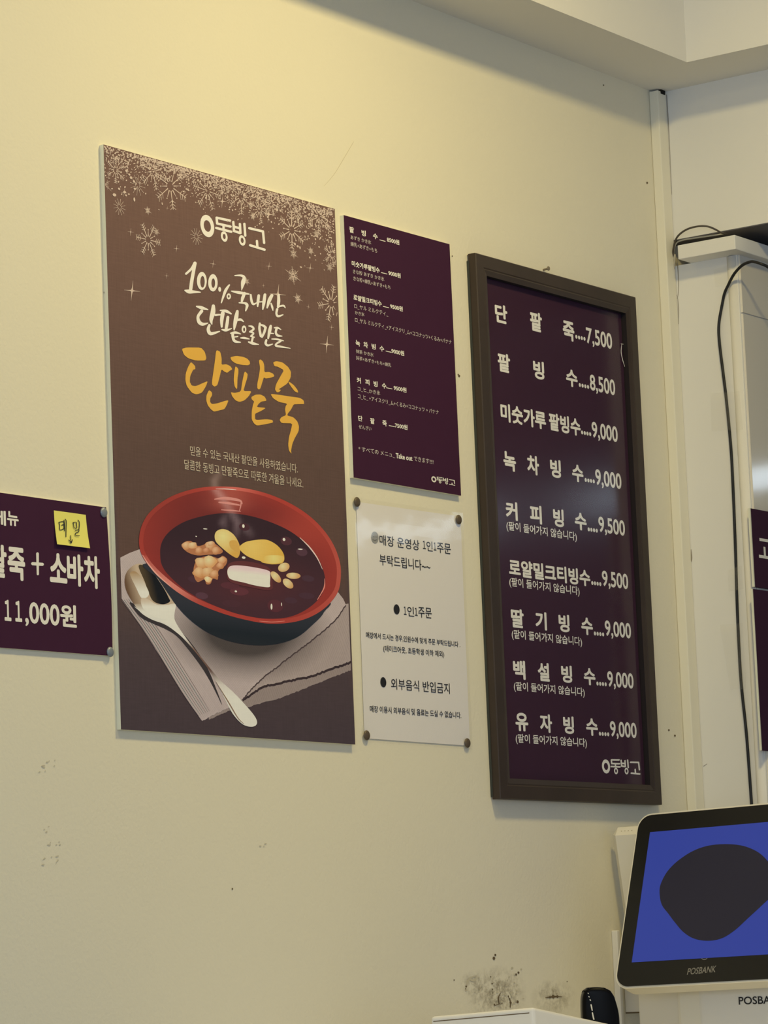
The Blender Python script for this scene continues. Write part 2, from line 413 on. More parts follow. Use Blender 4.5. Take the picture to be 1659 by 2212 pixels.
# wall marks: small stains, nail holes, a hairline
marks = Flat(); faint = Flat()
Yw = -.0006
for x, y_, r in ((1398, 395, 2.4), (992, 812, 2.6), (990, 809, 1.6), (1445, 1577, 2.2), (1458, 1589, 2.4), (502, 1920, 2.0), (1304, 184, 1.6),
                 (1067, 2070, 3.6), (1070, 2063, 2.6), (1115, 2105, 2.4), (1120, 2101, 2.6), (981, 2117, 1.6), (1007, 2131, 2.2), (1006, 2136, 1.4),
                 (1225, 632, 0.8), (226, 632, 2.6), (1010, 552, 1.2), (977, 553, 1.4), (1195, 2153, 4.0), (1204, 2153, 3.0), (1188, 2154, 2.6), (1118, 2164, 3.2), (1068, 2170, 2.0),
                 (1063, 2125, 1.8), (1064, 2137, 1.6), (1060, 2110, 1.4), (1225, 2120, 1.3), (1103, 2166, 2.8), (1101, 2158, 2.0), (1098, 2152, 1.6)):
    put_ell(marks, x, y_, (r*.8, r*.2), (-r*.1, r), Yw, n=9)
put_stroke(marks, [(1102, 2176, 1.5), (1103, 2165, 2), (1098, 2152, .7)], Yw)
put_stroke(marks, [(1078, 2168, 1.6), (1077, 2154, 2.2), (1082, 2144, .6)], Yw)
put_stroke(marks, [(1068, 2172, 1.6), (1086, 2167, .8)], Yw)
put_stroke(marks, [(1178, 2155, 1), (1196, 2153, 4), (1214, 2153, 1)], Yw)
put_stroke(faint, [(1006, 2136, 2), (1012, 2118, 4), (1018, 2112, 3), (1028, 2108, 2)], Yw)
put_stroke(faint, [(1016, 2116, 4), (1026, 2118, 5), (1029, 2108, 2)], Yw)
put_stroke(faint, [(764, 306, .8), (744, 340, 1.1), (722, 376, .9), (700, 402, .5)], Yw)
for i in range(60):
    a = random.gauss(1078, 26); b = random.gauss(2150, 22)
    if b < 2178: put_ell(faint, a, b, (random.uniform(.7, 3.2), 0), (0, random.uniform(.7, 3)), Yw+.0001, n=7)
for a, b in ((100, 1790), (128, 1818), (110, 1825), (118, 1850), (95, 1650), (113, 1648), (90, 1660), (570, 1830), (100, 1860), (120, 1862)):
    for k in range(3): put_ell(faint, a+random.uniform(-8, 8), b+random.uniform(-8, 8), (random.uniform(1, 4), 0), (0, random.uniform(.8, 1.6)), Yw, n=7)
wl = bpy.data.objects['wall_left']
def smudge(px, py, rw, rh, strength):         # a grimy patch rubbed into the paint
    m = bpy.data.materials.new('grime'); m.use_nodes = True; nt = m.node_tree; nt.nodes.clear()
    out = nt.nodes.new('ShaderNodeOutputMaterial'); tr = nt.nodes.new('ShaderNodeBsdfTransparent'); df = nt.nodes.new('ShaderNodeBsdfDiffuse'); df.inputs[0].default_value = (.22, .17, .10, 1)
    mx = nt.nodes.new('ShaderNodeMixShader'); at = nt.nodes.new('ShaderNodeVertexColor'); at.layer_name = 'Col'
    tc = nt.nodes.new('ShaderNodeTexCoord'); n = nt.nodes.new('ShaderNodeTexNoise'); n.inputs['Scale'].default_value = 70; n.inputs['Detail'].default_value = 6; n.inputs['Roughness'].default_value = .7
    nt.links.new(tc.outputs['Object'], n.inputs['Vector'])
    mr = nt.nodes.new('ShaderNodeMapRange'); mr.inputs[1].default_value = .42; mr.inputs[2].default_value = .75; mr.inputs[4].default_value = strength
    mu = nt.nodes.new('ShaderNodeMath'); mu.operation = 'MULTIPLY'
    nt.links.new(n.outputs['Fac'], mr.inputs[0]); nt.links.new(mr.outputs[0], mu.inputs[0]); nt.links.new(at.outputs[0], mu.inputs[1])
    nt.links.new(mu.outputs[0], mx.inputs[0]); nt.links.new(tr.outputs[0], mx.inputs[1]); nt.links.new(df.outputs[0], mx.inputs[2]); nt.links.new(mx.outputs[0], out.inputs[0])
    g_ = Flat(1); put_poly(g_, ell(px, py, (rw, 0), (0, rh), 40), -.0004, col=lambda x, y: (max(0, 1-math.hypot((x-px)/rw, (y-py)/rh)),)*3, step=rw/9)
    g_.build('grime_patch', m, wl, kind='structure')
smudge(1072, 2145, 70, 62, 1.0); smudge(1196, 2155, 52, 42, .8); smudge(1018, 2124, 26, 28, .6)
marks.build('stains', M_scuff, wl, kind='structure'); faint.build('scuffs', mat('faint_scuff', (.60, .55, .42), .9, .1), wl, kind='structure')

# ================================================================== BIG POSTER
YB = -.0075                                   # face of the foam boards
def board(root, TL, TR, BL, BR, y, thick, m_face, m_edge, name='panel'):
    P = [wp(*p, y) for p in (TL, TR, BR, BL)]
    x0 = (P[0].x+P[3].x)/2; x1 = (P[1].x+P[2].x)/2; z1 = (P[0].z+P[1].z)/2; z0 = (P[2].z+P[3].z)/2
    v = [Vector((p.x, y, p.z)) for p in P]; b = [Vector((p.x, y+thick, p.z)) for p in P]
    me = bpy.data.meshes.new(name)
    me.from_pydata([tuple(p) for p in v+b], [], [(3, 2, 1, 0), (4, 5, 6, 7), (0, 1, 5, 4), (1, 2, 6, 5), (2, 3, 7, 6), (3, 0, 4, 7)])
    me.update(); o = link(name, me, [m_face, m_edge], root)
    for i, p in enumerate(me.polygons): p.material_index = 0 if i == 0 else 1
    return o, P
def base_of(TL, TR, BL, BR, y):
    a = wp(*BL, y); b = wp(*BR, y); return Vector(((a.x+b.x)/2, 0, min(a.z, b.z)))
PC = [(223.5, 312), (723, 451.4), (261.3, 1575.7), (767.4, 1608.2)]
poster = thing('poster', base_of(*PC, YB), 'tall brown foam-board poster with golden brush lettering above a red bowl', 'poster')
M_posterface = print_mat('poster_print', .62, .10)
pn, PP = board(poster, *PC, YB, .0073, mat('poster_face', alb((84, 64, 54)), .7, .1), M_foam)
def lerp(a, b, t): return tuple(x+(y-x)*t for x, y in zip(a, b))
def clampt(t): return max(0., min(1., t))
def mixc(stops, t):
    for (a, ca), (b, cb) in zip(stops, stops[1:]):
        if t <= b: return lerp(ca, cb, clampt((t-a)/(b-a)))
    return stops[-1][1]
def bgcol(x, y):                              # the print's brown ground: redder above, darker violet-brown at the foot
    t = y - .16*(x-490)*(1-clampt((y-450)/1200))
    return mixc([(380, alb((108, 80, 64), 1.12)), (700, alb((97, 72, 58), 1.05)), (1000, alb((84, 63, 51), .98)), (1200, alb((84, 62, 50), .95)),
                 (1400, alb((68, 54, 50), .9)), (1600, alb((62, 50, 48), .86))], t)
gr = Flat()
put_poly(gr, [PC[0], PC[1], PC[3], PC[2]], YB-.0002, col=bgcol, step=24)
K = 2.9625
cb = crop(230, 1000, K)
def cpts(pts, c=cb): return [c(*p) for p in pts]
def spl(pts, c=cb, n=5): return [(p.x, p.y) for p in smooth_path([Vector((*c(*p), 0)) for p in pts], n, True)]
def bc(fn): return lambda x, y: fn((x-230)*K, (y-1000)*K)      # colour function in crop coordinates
KB = .90
def A(*c): return alb(c, KB)
# poster right edge limits the napkin
def noise1(s): return (math.sin(s*12.9898)*43758.5453) % 1
def napkin_col(base, ang, freq, edge=0):
    ca, sa = math.cos(ang), math.sin(ang)
    def fn(x, y):
        s = x*ca+y*sa
        rib = .03*(noise1(int(s*freq/6.28))-.5)
        # shade of the bowl as printed on the picture
        d = math.hypot((x-905)/500, (y-1075)/300)       # the picture's own soft shade round the bowl's foot
        sh = .16+.84*clampt((d-.50)/.62)**.9 if y > 640 else 1
        k = (1+rib)*sh
        return tuple(v*k for v in A(*base))
    return bc(fn)
right = lambda y: 1545+(y-800)*.0375           # right border of the poster in crop pixels
# three napkin layers, lowest first
pl = Flat(8, 4e-6); yy = YB-.0004; dy = .00004
def fray(pts, amp=4, n=14):
    out = []
    for a, b in zip(pts, pts[1:]):
        for k in range(n):
            t = k/n; out.append((a[0]+(b[0]-a[0])*t, a[1]+(b[1]-a[1])*t+random.uniform(-amp, amp)))
    out.append(pts[-1]); return out
# printed steam: a soft pale trail that the colours below take up
ST = [[(735, 40, .10), (715, 75, .3), (690, 115, .5), (695, 160, .5), (735, 215, .5), (790, 300, .34), (838, 380, .42), (832, 450, .2), (828, 500, 0)], [(870, 390, 0), (900, 430, .3), (950, 485, 0)], [(770, 330, .1), (745, 380, .3), (770, 425, .05)]]
def steam(x, y):
    m = 0
    for L_ in ST:
        for (x0, y0, a0), (x1, y1, a1) in zip(L_, L_[1:]):
            dx, dy_ = x1-x0, y1-y0; t = clampt(((x-x0)*dx+(y-y0)*dy_)/(dx*dx+dy_*dy_))
            m = max(m, (a0+(a1-a0)*t)*math.exp(-(math.hypot(x-x0-dx*t, y-y0-dy_*t)/24)**2))
    return m
put_poly(pl, cpts([(600, 10), (830, 10), (830, 200), (600, 200)]), YB-.00024, col=bc(lambda x, y: lerp(bgcol(230+x/K, 1000+y/K), A(170, 140, 122), steam(x, y)*.55)), step=4); yy -= dy
def ribs(poly, d, pitch, fn, y, k=.84, w=.8):
    L_ = math.hypot(*d); d = (d[0]/L_, d[1]/L_); nrm = (-d[1], d[0])
    ts = [p[0]*nrm[0]+p[1]*nrm[1] for p in poly]; us = [p[0]*d[0]+p[1]*d[1] for p in poly]
    t = min(ts)
    while t < max(ts):
        t += pitch*random.uniform(.75, 1.25); run = []; u = min(us)
        while u < max(us)+12:
            p = (nrm[0]*t+d[0]*u, nrm[1]*t+d[1]*u)
            if inside(poly, *p): run.append(p)
            else:
                if len(run) > 2:
                    v = []; c = []; f = []
                    for i, q in enumerate(run):
                        col = tuple(a*k for a in fn(*q))
                        v += [wp(q[0]-nrm[0]*w/2, q[1]-nrm[1]*w/2, y), wp(q[0]+nrm[0]*w/2, q[1]+nrm[1]*w/2, y)]; c += [col, col]
                        if i: f.append((2*i-2, 2*i, 2*i+1, 2*i-1))
                    pl.add(v, f, c)
                run = []
            u += 6
low = [(right(1050), 1050)]+fray([(right(1325), 1325), (1450, 1372), (1280, 1440), (1100, 1508), (915, 1560), (790, 1585), (700, 1625), (655, 1642)])+[(640, 1500), (900, 1200)]
put_poly(pl, cpts(low), yy, col=napkin_col((134, 116, 101), .35, .55), step=5); yy -= dy
ribs(cpts(low), (.36, 1), 4.4, napkin_col((134, 116, 101), .35, .55), yy); yy -= dy
mid = [(right(900), 900)]+fray([(right(1268), 1268), (1440, 1312), (1300, 1362), (1150, 1392), (1000, 1425), (870, 1512)])+[(800, 1300), (1000, 1000)]
put_poly(pl, [(x+1, y+5) for x, y in cpts(mid)], yy, col=A(52, 40, 38)); yy -= dy
put_poly(pl, cpts(mid), yy, col=napkin_col((150, 131, 115), .30, .55), step=5); yy -= dy
ribs(cpts(mid), (.36, 1), 4.4, napkin_col((150, 131, 115), .30, .55), yy); yy -= dy
top_r = fray([(1530, 905), (1480, 985), (1400, 1062), (1290, 1150), (1180, 1232), (1080, 1310), (1000, 1372), (930, 1440), (868, 1512)], 4)
put_poly(pl, [(x+1.4, y+2.5) for x, y in cpts([(1300, 900)]+top_r+[(900, 1300)])], yy, col=A(66, 52, 48)); yy -= dy
left_edge = [(612, 1652), (545, 1560), (480, 1462), (400, 1330), (330, 1218), (262, 1110), (212, 1035), (160, 955), (97, 868)]
top = [(88, 606), (150, 575), (300, 520), (900, 500), (1480, 825), (1515, 870)]+top_r+[(820, 1540), (780, 1568)]+fray([(780, 1568), (690, 1608), (612, 1652)], 4)[1:]+left_edge[1:]
put_poly(pl, cpts(top), yy, col=napkin_col((166, 146, 130), .49, .62), step=5); yy -= dy
ribs(cpts(top), (515, 784), 3.4, napkin_col((166, 146, 130), .49, .62), yy, .87); yy -= dy
# left folded flap with its dark crease lines
for k in range(7):
    o = k*13
    put_stroke(pl, [(*cb(100+o*1.05, 880-o*.25), 1.0), (*cb(262+o, 1105-o*.35), 1.3), (*cb(480+o, 1460-o*.5), 1.2), (*cb(590+o*.9, 1620-o*.4), .6)], yy, cap=False, col=A(112-6*(k % 2)*4, 96, 84))
yy -= dy
# spoon
spoon_sh = [(150, 890), (215, 985), (300, 1030), (380, 1065), (450, 1110), (520, 1190), (610, 1310), (680, 1430), (740, 1550), (700, 1440), (640, 1300), (540, 1150), (440, 1050), (300, 980)]
put_poly(pl, spl(spoon_sh), yy, col=A(52, 45, 42)); yy -= dy
spoon = [(116, 745), (135, 690), (185, 650), (245, 652), (320, 720), (390, 820), (432, 880), (443, 912), (434, 985), (452, 1035), (520, 1135), (640, 1285), (722, 1385), (820, 1475), (925, 1590),
         (962, 1648), (955, 1680), (918, 1688), (868, 1670), (810, 1608), (760, 1515), (690, 1380), (610, 1262), (510, 1142), (440, 1078), (370, 1032), (290, 1002), (220, 958), (160, 880), (124, 810)]
def spoon_col(x, y):
    if y < 1010:
        t = clampt((x-118-(y-740)*.25)/90)
        return lerp(A(92, 66, 44), A(170, 145, 112), t) if y < 900 else lerp(A(150, 128, 100), A(214, 205, 186), clampt((y-900)/50))
    s = x-(y-1140)*.80-520
    base = mixc([(1010, A(206, 197, 178)), (1120, A(196, 184, 160)), (1190, A(112, 84, 66)), (1330, A(92, 68, 56)), (1420, A(190, 176, 152)), (1500, A(214, 204, 184)), (1690, A(206, 196, 176))], y)
    if 1150 < y < 1420: base = lerp(base, A(52, 40, 36), clampt((s-10)/30))
    return base
put_poly(pl, spl(spoon), yy, col=bc(spoon_col), step=3.5); yy -= dy
put_poly(pl, spl([(205, 660), (250, 662), (310, 720), (365, 800), (398, 862), (405, 888), (360, 905), (300, 885), (270, 830), (245, 760)]), yy, col=bc(lambda x, y: lerp(A(70, 56, 36), A(22, 23, 24), clampt((x-225-(y-680)*.25)/60))), step=4); yy -= dy
put_poly(pl, spl([(150, 712), (182, 694), (222, 730), (262, 805), (272, 838), (255, 862), (222, 862), (190, 800)]), yy, col=bc(lambda x, y: lerp(A(150, 118, 78), A(224, 204, 168), clampt((y-700)/120))), step=3); yy -= dy
put_poly(pl, spl([(222, 868), (262, 870), (320, 905), (385, 908), (442, 902), (430, 960), (385, 1000), (320, 995), (262, 960), (228, 920)]), yy, col=bc(lambda x, y: lerp(A(182, 160, 128), A(226, 217, 200), clampt((y-880)/40))), step=3); yy -= dy
put_stroke(pl, [(*cb(180, 920), .8), (*cb(240, 965), 1.6), (*cb(330, 1008), 1.6), (*cb(420, 1050), .8)], yy, col=A(228, 214, 188)); yy -= dy
put_stroke(pl, [(*cb(700, 1400), .8), (*cb(780, 1530), 2.4), (*cb(840, 1630), 1.8), (*cb(880, 1670), .8)], yy, col=A(126, 98, 74)); yy -= dy
# bowl body
body = [(262, 640), (330, 740), (390, 830), (450, 915), (530, 1000), (640, 1080), (780, 1138), (940, 1166), (1090, 1158), (1220, 1115), (1320, 1035), (1392, 955), (1400, 860), (900, 700)]
put_poly(pl, spl(body), yy, col=bc(lambda x, y: mixc([(0, A(44, 44, 46)), (80, A(38, 40, 42)), (160, A(28, 32, 34)), (260, A(34, 36, 36))], (y-930)-(x-900)*.12)), step=5); yy -= dy
rim = [(208, 510), (226, 400), (290, 302), (420, 212), (590, 160), (760, 151), (920, 168), (1080, 215), (1230, 290), (1350, 385), (1440, 500), (1490, 620), (1500, 720), (1480, 828), (1405, 922), (1300, 988), (1180, 1021), (1040, 1028), (900, 1006), (740, 962), (560, 890), (420, 802), (300, 692), (232, 602)]
inn = [(236, 510), (252, 412), (312, 320), (435, 234), (595, 183), (760, 172), (915, 189), (1070, 235), (1212, 308), (1330, 400), (1416, 508), (1464, 622), (1474, 715), (1456, 812), (1388, 896), (1290, 958), (1176, 992), (1042, 1000), (906, 980), (750, 936), (575, 864), (440, 778), (322, 676), (258, 592)]
def rim_col(x, y):
    a = math.atan2(y-590, x-850)
    b = A(150, 54, 42)
    b = lerp(b, A(212, 122, 100), .75*math.exp(-((a-2.75)/.32)**2))
    b = lerp(b, A(196, 104, 86), .6*math.exp(-((a+1.62)/.3)**2))
    b = lerp(b, A(172, 84, 66), .5*math.exp(-((a-.2)/.5)**2))
    b = lerp(b, A(120, 48, 38), .6*math.exp(-((a+2.6)/.5)**2))
    return b
put_poly(pl, spl(rim), yy, col=bc(rim_col), step=6); yy -= dy
def inner_col(x, y):
    a = math.atan2(y-590, x-850); r = math.hypot((x-850)/640, (y-590)/440)
    b = lerp(A(112, 42, 36), A(134, 48, 38), clampt((r-.7)/.3))
    b = lerp(b, A(150, 58, 44), .7*math.exp(-((a+.35)/.4)**2))
    b = lerp(b, A(94, 38, 33), .7*math.exp(-((a+2.3)/.6)**2))
    if y < 330: b = lerp(b, A(170, 88, 70), .45*math.exp(-((x-790)/120)**2)*clampt((330-y)/60))
    return lerp(b, A(206, 160, 146), steam(x, y)*.6)
put_poly(pl, spl(inn), yy, col=bc(inner_col), step=5); yy -= dy
soup = [(345, 610), (350, 520), (400, 442), (500, 376), (640, 335), (760, 322), (900, 335), (1040, 375), (1180, 440), (1290, 530), (1360, 620), (1396, 720), (1396, 800), (1350, 880), (1262, 948), (1160, 988), (1040, 997), (930, 985), (800, 954), (640, 890), (500, 810), (400, 720), (360, 665)]
def soup_col(x, y):
    b = lerp(A(48, 32, 34), A(62, 38, 40), clampt((y-450)/380))
    b = lerp(b, A(84, 40, 38), .55*math.exp(-(((x-960)/260)**2+((y-760)/130)**2)))
    return lerp(b, A(170, 140, 136), steam(x, y)*.6)
put_poly(pl, spl(soup), yy, col=bc(soup_col), step=6); yy -= dy
# bright streaks inside the rim
for P_, c_ in (([(1238, 478, 1), (1300, 540, 2.6), (1350, 610, 2.2), (1382, 680, .8)], (232, 170, 148)), ([(1396, 740, .8), (1392, 800, 2.4), (1350, 875, 1.2)], (208, 120, 98)),
               ([(232, 590, 1), (270, 650, 2.6), (330, 720, 3), (410, 790, 1.4)], (226, 142, 118)), ([(700, 166, .8), (770, 167, 1.6), (830, 172, .8)], (236, 180, 160)),
               ([(980, 1012, .8), (1060, 1018, 1.6), (1140, 1012, .8)], (206, 116, 96))):
    put_stroke(pl, [(*cb(p[0], p[1]), p[2]) for p in P_], yy, col=A(*c_))
for P_ in ([(692, 232, 2), (760, 226, 6.5), (850, 240, 5), (868, 262, 2)], [(735, 300, 1.5), (800, 304, 3.2), (858, 310, 1.5)], [(862, 250, 2.5), (858, 280, 2.5), (850, 308, 1.5)], [(720, 252, 3), (780, 258, 5), (850, 270, 3)]):
    put_stroke(pl, [(*cb(p[0], p[1]), p[2]) for p in P_], yy, col=A(186, 120, 104))
yy -= dy
# beans under the surface and their glints
for x, y, rx_, ry_, c in ((882, 410, 34, 24, (66, 38, 40)), (1150, 500, 36, 28, (72, 42, 44)), (1250, 570, 36, 26, (74, 48, 52)), (850, 822, 60, 26, (86, 44, 46)), (1080, 915, 50, 40, (78, 40, 42)), (610, 850, 40, 22, (78, 50, 54)), (790, 785, 60, 22, (80, 42, 44)), (1280, 850, 50, 20, (66, 42, 46)), (560, 745, 40, 20, (66, 42, 46)), (1180, 880, 40, 20, (66, 42, 46)), (800, 900, 60, 22, (68, 40, 42)), (1290, 740, 40, 20, (66, 44, 48))):
    put_ell(pl, *cb(x, y), (rx_/K, 4/K), (0, ry_/K), yy, col=A(*c))
yy -= dy
for x, y, a, b in ((632, 422, 14, 3), (876, 404, 8, 12), (1136, 490, 9, 10), (1240, 552, 16, 4), (828, 822, 8, 6), (1056, 920, 6, 20), (574, 470, 5, 3), (1120, 905, 3, 12), (878, 606, 12, 8)):
    put_ell(pl, *cb(x, y), (a/K, 1/K), (0, b/K), yy, col=A(206, 190, 184), n=10)
# chestnuts
def nutc(light, dark, cx, cy, r): return bc(lambda x, y: lerp(A(*light), A(*dark), clampt(math.hypot(x-cx, y-cy)/r)))
put_poly(pl, spl([(692, 470), (702, 440), (732, 424), (772, 429), (815, 460), (845, 508), (856, 560), (840, 606), (800, 592), (742, 546), (702, 506)]), yy, col=nutc((206, 184, 116), (190, 142, 62), 745, 470, 130), step=4)
put_poly(pl, spl([(850, 545), (882, 510), (940, 495), (1020, 491), (1080, 518), (1120, 558), (1138, 600), (1126, 640), (1060, 649), (1000, 638), (985, 628), (950, 618), (890, 590)]), yy, col=nutc((204, 166, 84), (192, 146, 58), 930, 535, 210), step=4)
yy -= dy
put_poly(pl, spl([(790, 500), (830, 498), (848, 540), (852, 575), (815, 560), (790, 535)]), yy, col=A(186, 140, 66))
put_poly(pl, spl([(1010, 600), (1060, 590), (1132, 598), (1126, 636), (1060, 644), (1010, 634)]), yy, col=nutc((214, 182, 104), (196, 152, 66), 1070, 610, 80), step=4)
# walnuts: lumpy pieces
def walnut(outline, lumps):
    global yy
    put_poly(pl, spl(outline), yy, col=A(158, 100, 62)); yy -= dy
    for x, y, r, c in lumps:
        put_poly(pl, [cb(x+r*math.cos(t)*(1+.18*math.sin(3*t+x)), y+.8*r*math.sin(t)*(1+.18*math.cos(2*t+y))) for t in [i*.449 for i in range(14)]], yy, col=nutc(tuple(min(255, v+26) for v in c), tuple(v-22 for v in c), x-r*.2, y-r*.3, r*1.1), step=2.5)
    yy -= dy
walnut([(480, 532), (500, 506), (540, 500), (582, 530), (620, 524), (650, 504), (690, 514), (742, 558), (732, 580), (690, 586), (640, 588), (582, 592), (520, 572)],
       [(512, 530, 30, (196, 138, 92)), (552, 528, 30, (206, 150, 102)), (592, 562, 26, (186, 126, 82)), (662, 532, 32, (200, 140, 94)), (640, 560, 24, (176, 118, 76)), (700, 562, 28, (190, 130, 86)), (668, 516, 22, (206, 148, 104))])
walnut([(560, 662), (580, 622), (622, 600), (680, 600), (722, 612), (742, 594), (772, 616), (765, 650), (742, 672), (716, 692), (712, 746), (682, 740), (666, 772), (640, 776), (626, 746), (582, 762), (558, 716)],
       [(612, 640, 46, (204, 146, 94)), (662, 632, 44, (212, 158, 104)), (596, 702, 42, (198, 138, 88)), (648, 698, 42, (200, 142, 92)), (690, 712, 30, (190, 130, 84)), (738, 624, 28, (202, 142, 96)), (728, 658, 24, (188, 128, 84)), (650, 746, 24, (222, 176, 118))])
# rice cake
put_poly(pl, spl([(770, 690), (790, 640), (880, 628), (1010, 655), (1060, 700), (1062, 760), (1052, 812), (940, 800), (790, 760)]), yy, col=A(86, 44, 42)); yy -= dy
put_poly(pl, spl([(775, 684), (795, 660), (850, 656), (945, 668), (1038, 690), (1048, 720), (1046, 770), (1040, 795), (960, 786), (880, 766), (800, 746), (778, 722)]), yy,
         col=bc(lambda x, y: lerp(A(206, 172, 160), A(236, 226, 212), clampt((y-665-(x-780)*.11)/32))), step=3.5); yy -= dy
# pine nuts
for x, y, a, b, ang in ((1135, 668, 38, 28, -.4), (1084, 730, 44, 22, .85), (1196, 722, 46, 20, .05), (1162, 772, 40, 24, .75)):
    ca, sa = math.cos(ang), math.sin(ang)
    E_ = ell(*cb(x, y), (a*ca/K, a*sa/K), (-b*sa/K, b*ca/K))
    put_poly(pl, E_, yy, col=nutc((214, 184, 130), (184, 136, 80), x-8, y-8, 44), step=2.5)
yy -= dy
pl_obj = None
gr.build('printed_ground', M_posterface, pn)
pl.build('printed_bowl_picture', print_mat('bowl_picture_print', .55, .03), pn)

# golden title
cy_ = crop(380, 740, 5.53)
YT = [[(70, 75), (130, 58), (300, 60), (345, 110), (365, 185), (350, 215), (240, 215), (150, 190), (95, 145)],
 [(180, 230), (230, 280), (232, 318), (205, 325), (170, 400), (165, 470), (190, 515), (240, 520), (330, 480), (380, 460), (360, 520), (310, 600), (245, 620), (190, 600), (130, 520), (113, 450), (117, 370), (145, 290)],
 [(490, 90), (530, 110), (547, 190), (545, 265), (600, 258), (650, 280), (675, 320), (645, 335), (612, 362), (575, 345), (543, 320), (520, 420), (495, 510), (460, 527), (432, 505), (430, 470), (450, 330), (468, 200), (478, 110)],
 [(400, 568), (430, 595), (432, 630), (410, 665), (408, 710), (430, 735), (500, 725), (590, 695), (628, 690), (610, 740), (580, 795), (500, 815), (455, 825), (420, 800), (380, 750), (362, 690), (365, 630), (385, 585)],
 [(648, 175), (720, 158), (800, 170), (850, 190), (882, 225), (885, 258), (860, 272), (790, 268), (710, 248), (665, 215)],
 [(710, 280), (745, 310), (747, 360), (735, 430), (732, 550), (722, 555), (700, 520), (690, 450), (695, 370)],
 [(820, 340), (858, 375), (850, 430), (830, 490), (805, 580), (905, 580), (870, 640), (820, 690), (760, 710), (710, 690), (670, 640), (655, 592), (700, 602), (775, 585), (790, 480)],
 [(1010, 200), (1040, 225), (1055, 270), (1057, 355), (1110, 350), (1160, 370), (1178, 402), (1130, 422), (1070, 430), (1050, 415), (1030, 480), (1008, 550), (990, 562), (972, 545), (972, 490), (995, 380), (1005, 300), (990, 215)],
 [(900, 650), (950, 622), (1010, 620), (1060, 645), (1085, 695), (1020, 705), (985, 735), (965, 770), (1075, 780), (1030, 810), (990, 830), (945, 850), (945, 915), (970, 925), (1080, 915), (1155, 925), (1160, 955), (1100, 970), (970, 993), (935, 970), (905, 920), (905, 820), (920, 740), (935, 705), (905, 680)],
 [(1160, 235), (1200, 222), (1270, 235), (1340, 290), (1375, 350), (1370, 420), (1330, 490), (1270, 530), (1225, 560), (1255, 565), (1235, 590), (1205, 595), (1183, 560), (1195, 500), (1250, 400), (1290, 330), (1220, 290), (1175, 280)],
 [(1355, 468), (1410, 510), (1455, 570), (1460, 600), (1420, 585), (1370, 520), (1342, 475)],
 [(1128, 612), (1240, 625), (1370, 645), (1480, 660), (1525, 690), (1533, 735), (1470, 735), (1405, 738), (1375, 800), (1335, 850), (1330, 872), (1400, 890), (1450, 940), (1470, 1000), (1465, 1060), (1420, 1140), (1390, 1210), (1375, 1290), (1380, 1330), (1350, 1290), (1340, 1220), (1350, 1130), (1375, 1040), (1390, 965), (1260, 962), (1237, 925), (1260, 890), (1315, 868), (1303, 800), (1310, 760), (1330, 730), (1230, 710), (1160, 665)]]
gl_ = Flat()
def soft(pts):                                # slight rounding that keeps the brush corners
    out = []
    for i, p in enumerate(pts):
        a = pts[i-1]; b = pts[(i+1) % len(pts)]
        out.append((p[0]+(a[0]-p[0])*.16, p[1]+(a[1]-p[1])*.16)); out.append((p[0]+(b[0]-p[0])*.16, p[1]+(b[1]-p[1])*.16))
    return out
for q in YT: put_poly(gl_, [cy_(*p) for p in soft(q)], YB-.0006)
o = gl_.build('title_lettering', M_yellow, pn); o['label'] = 'large golden brush lettering'
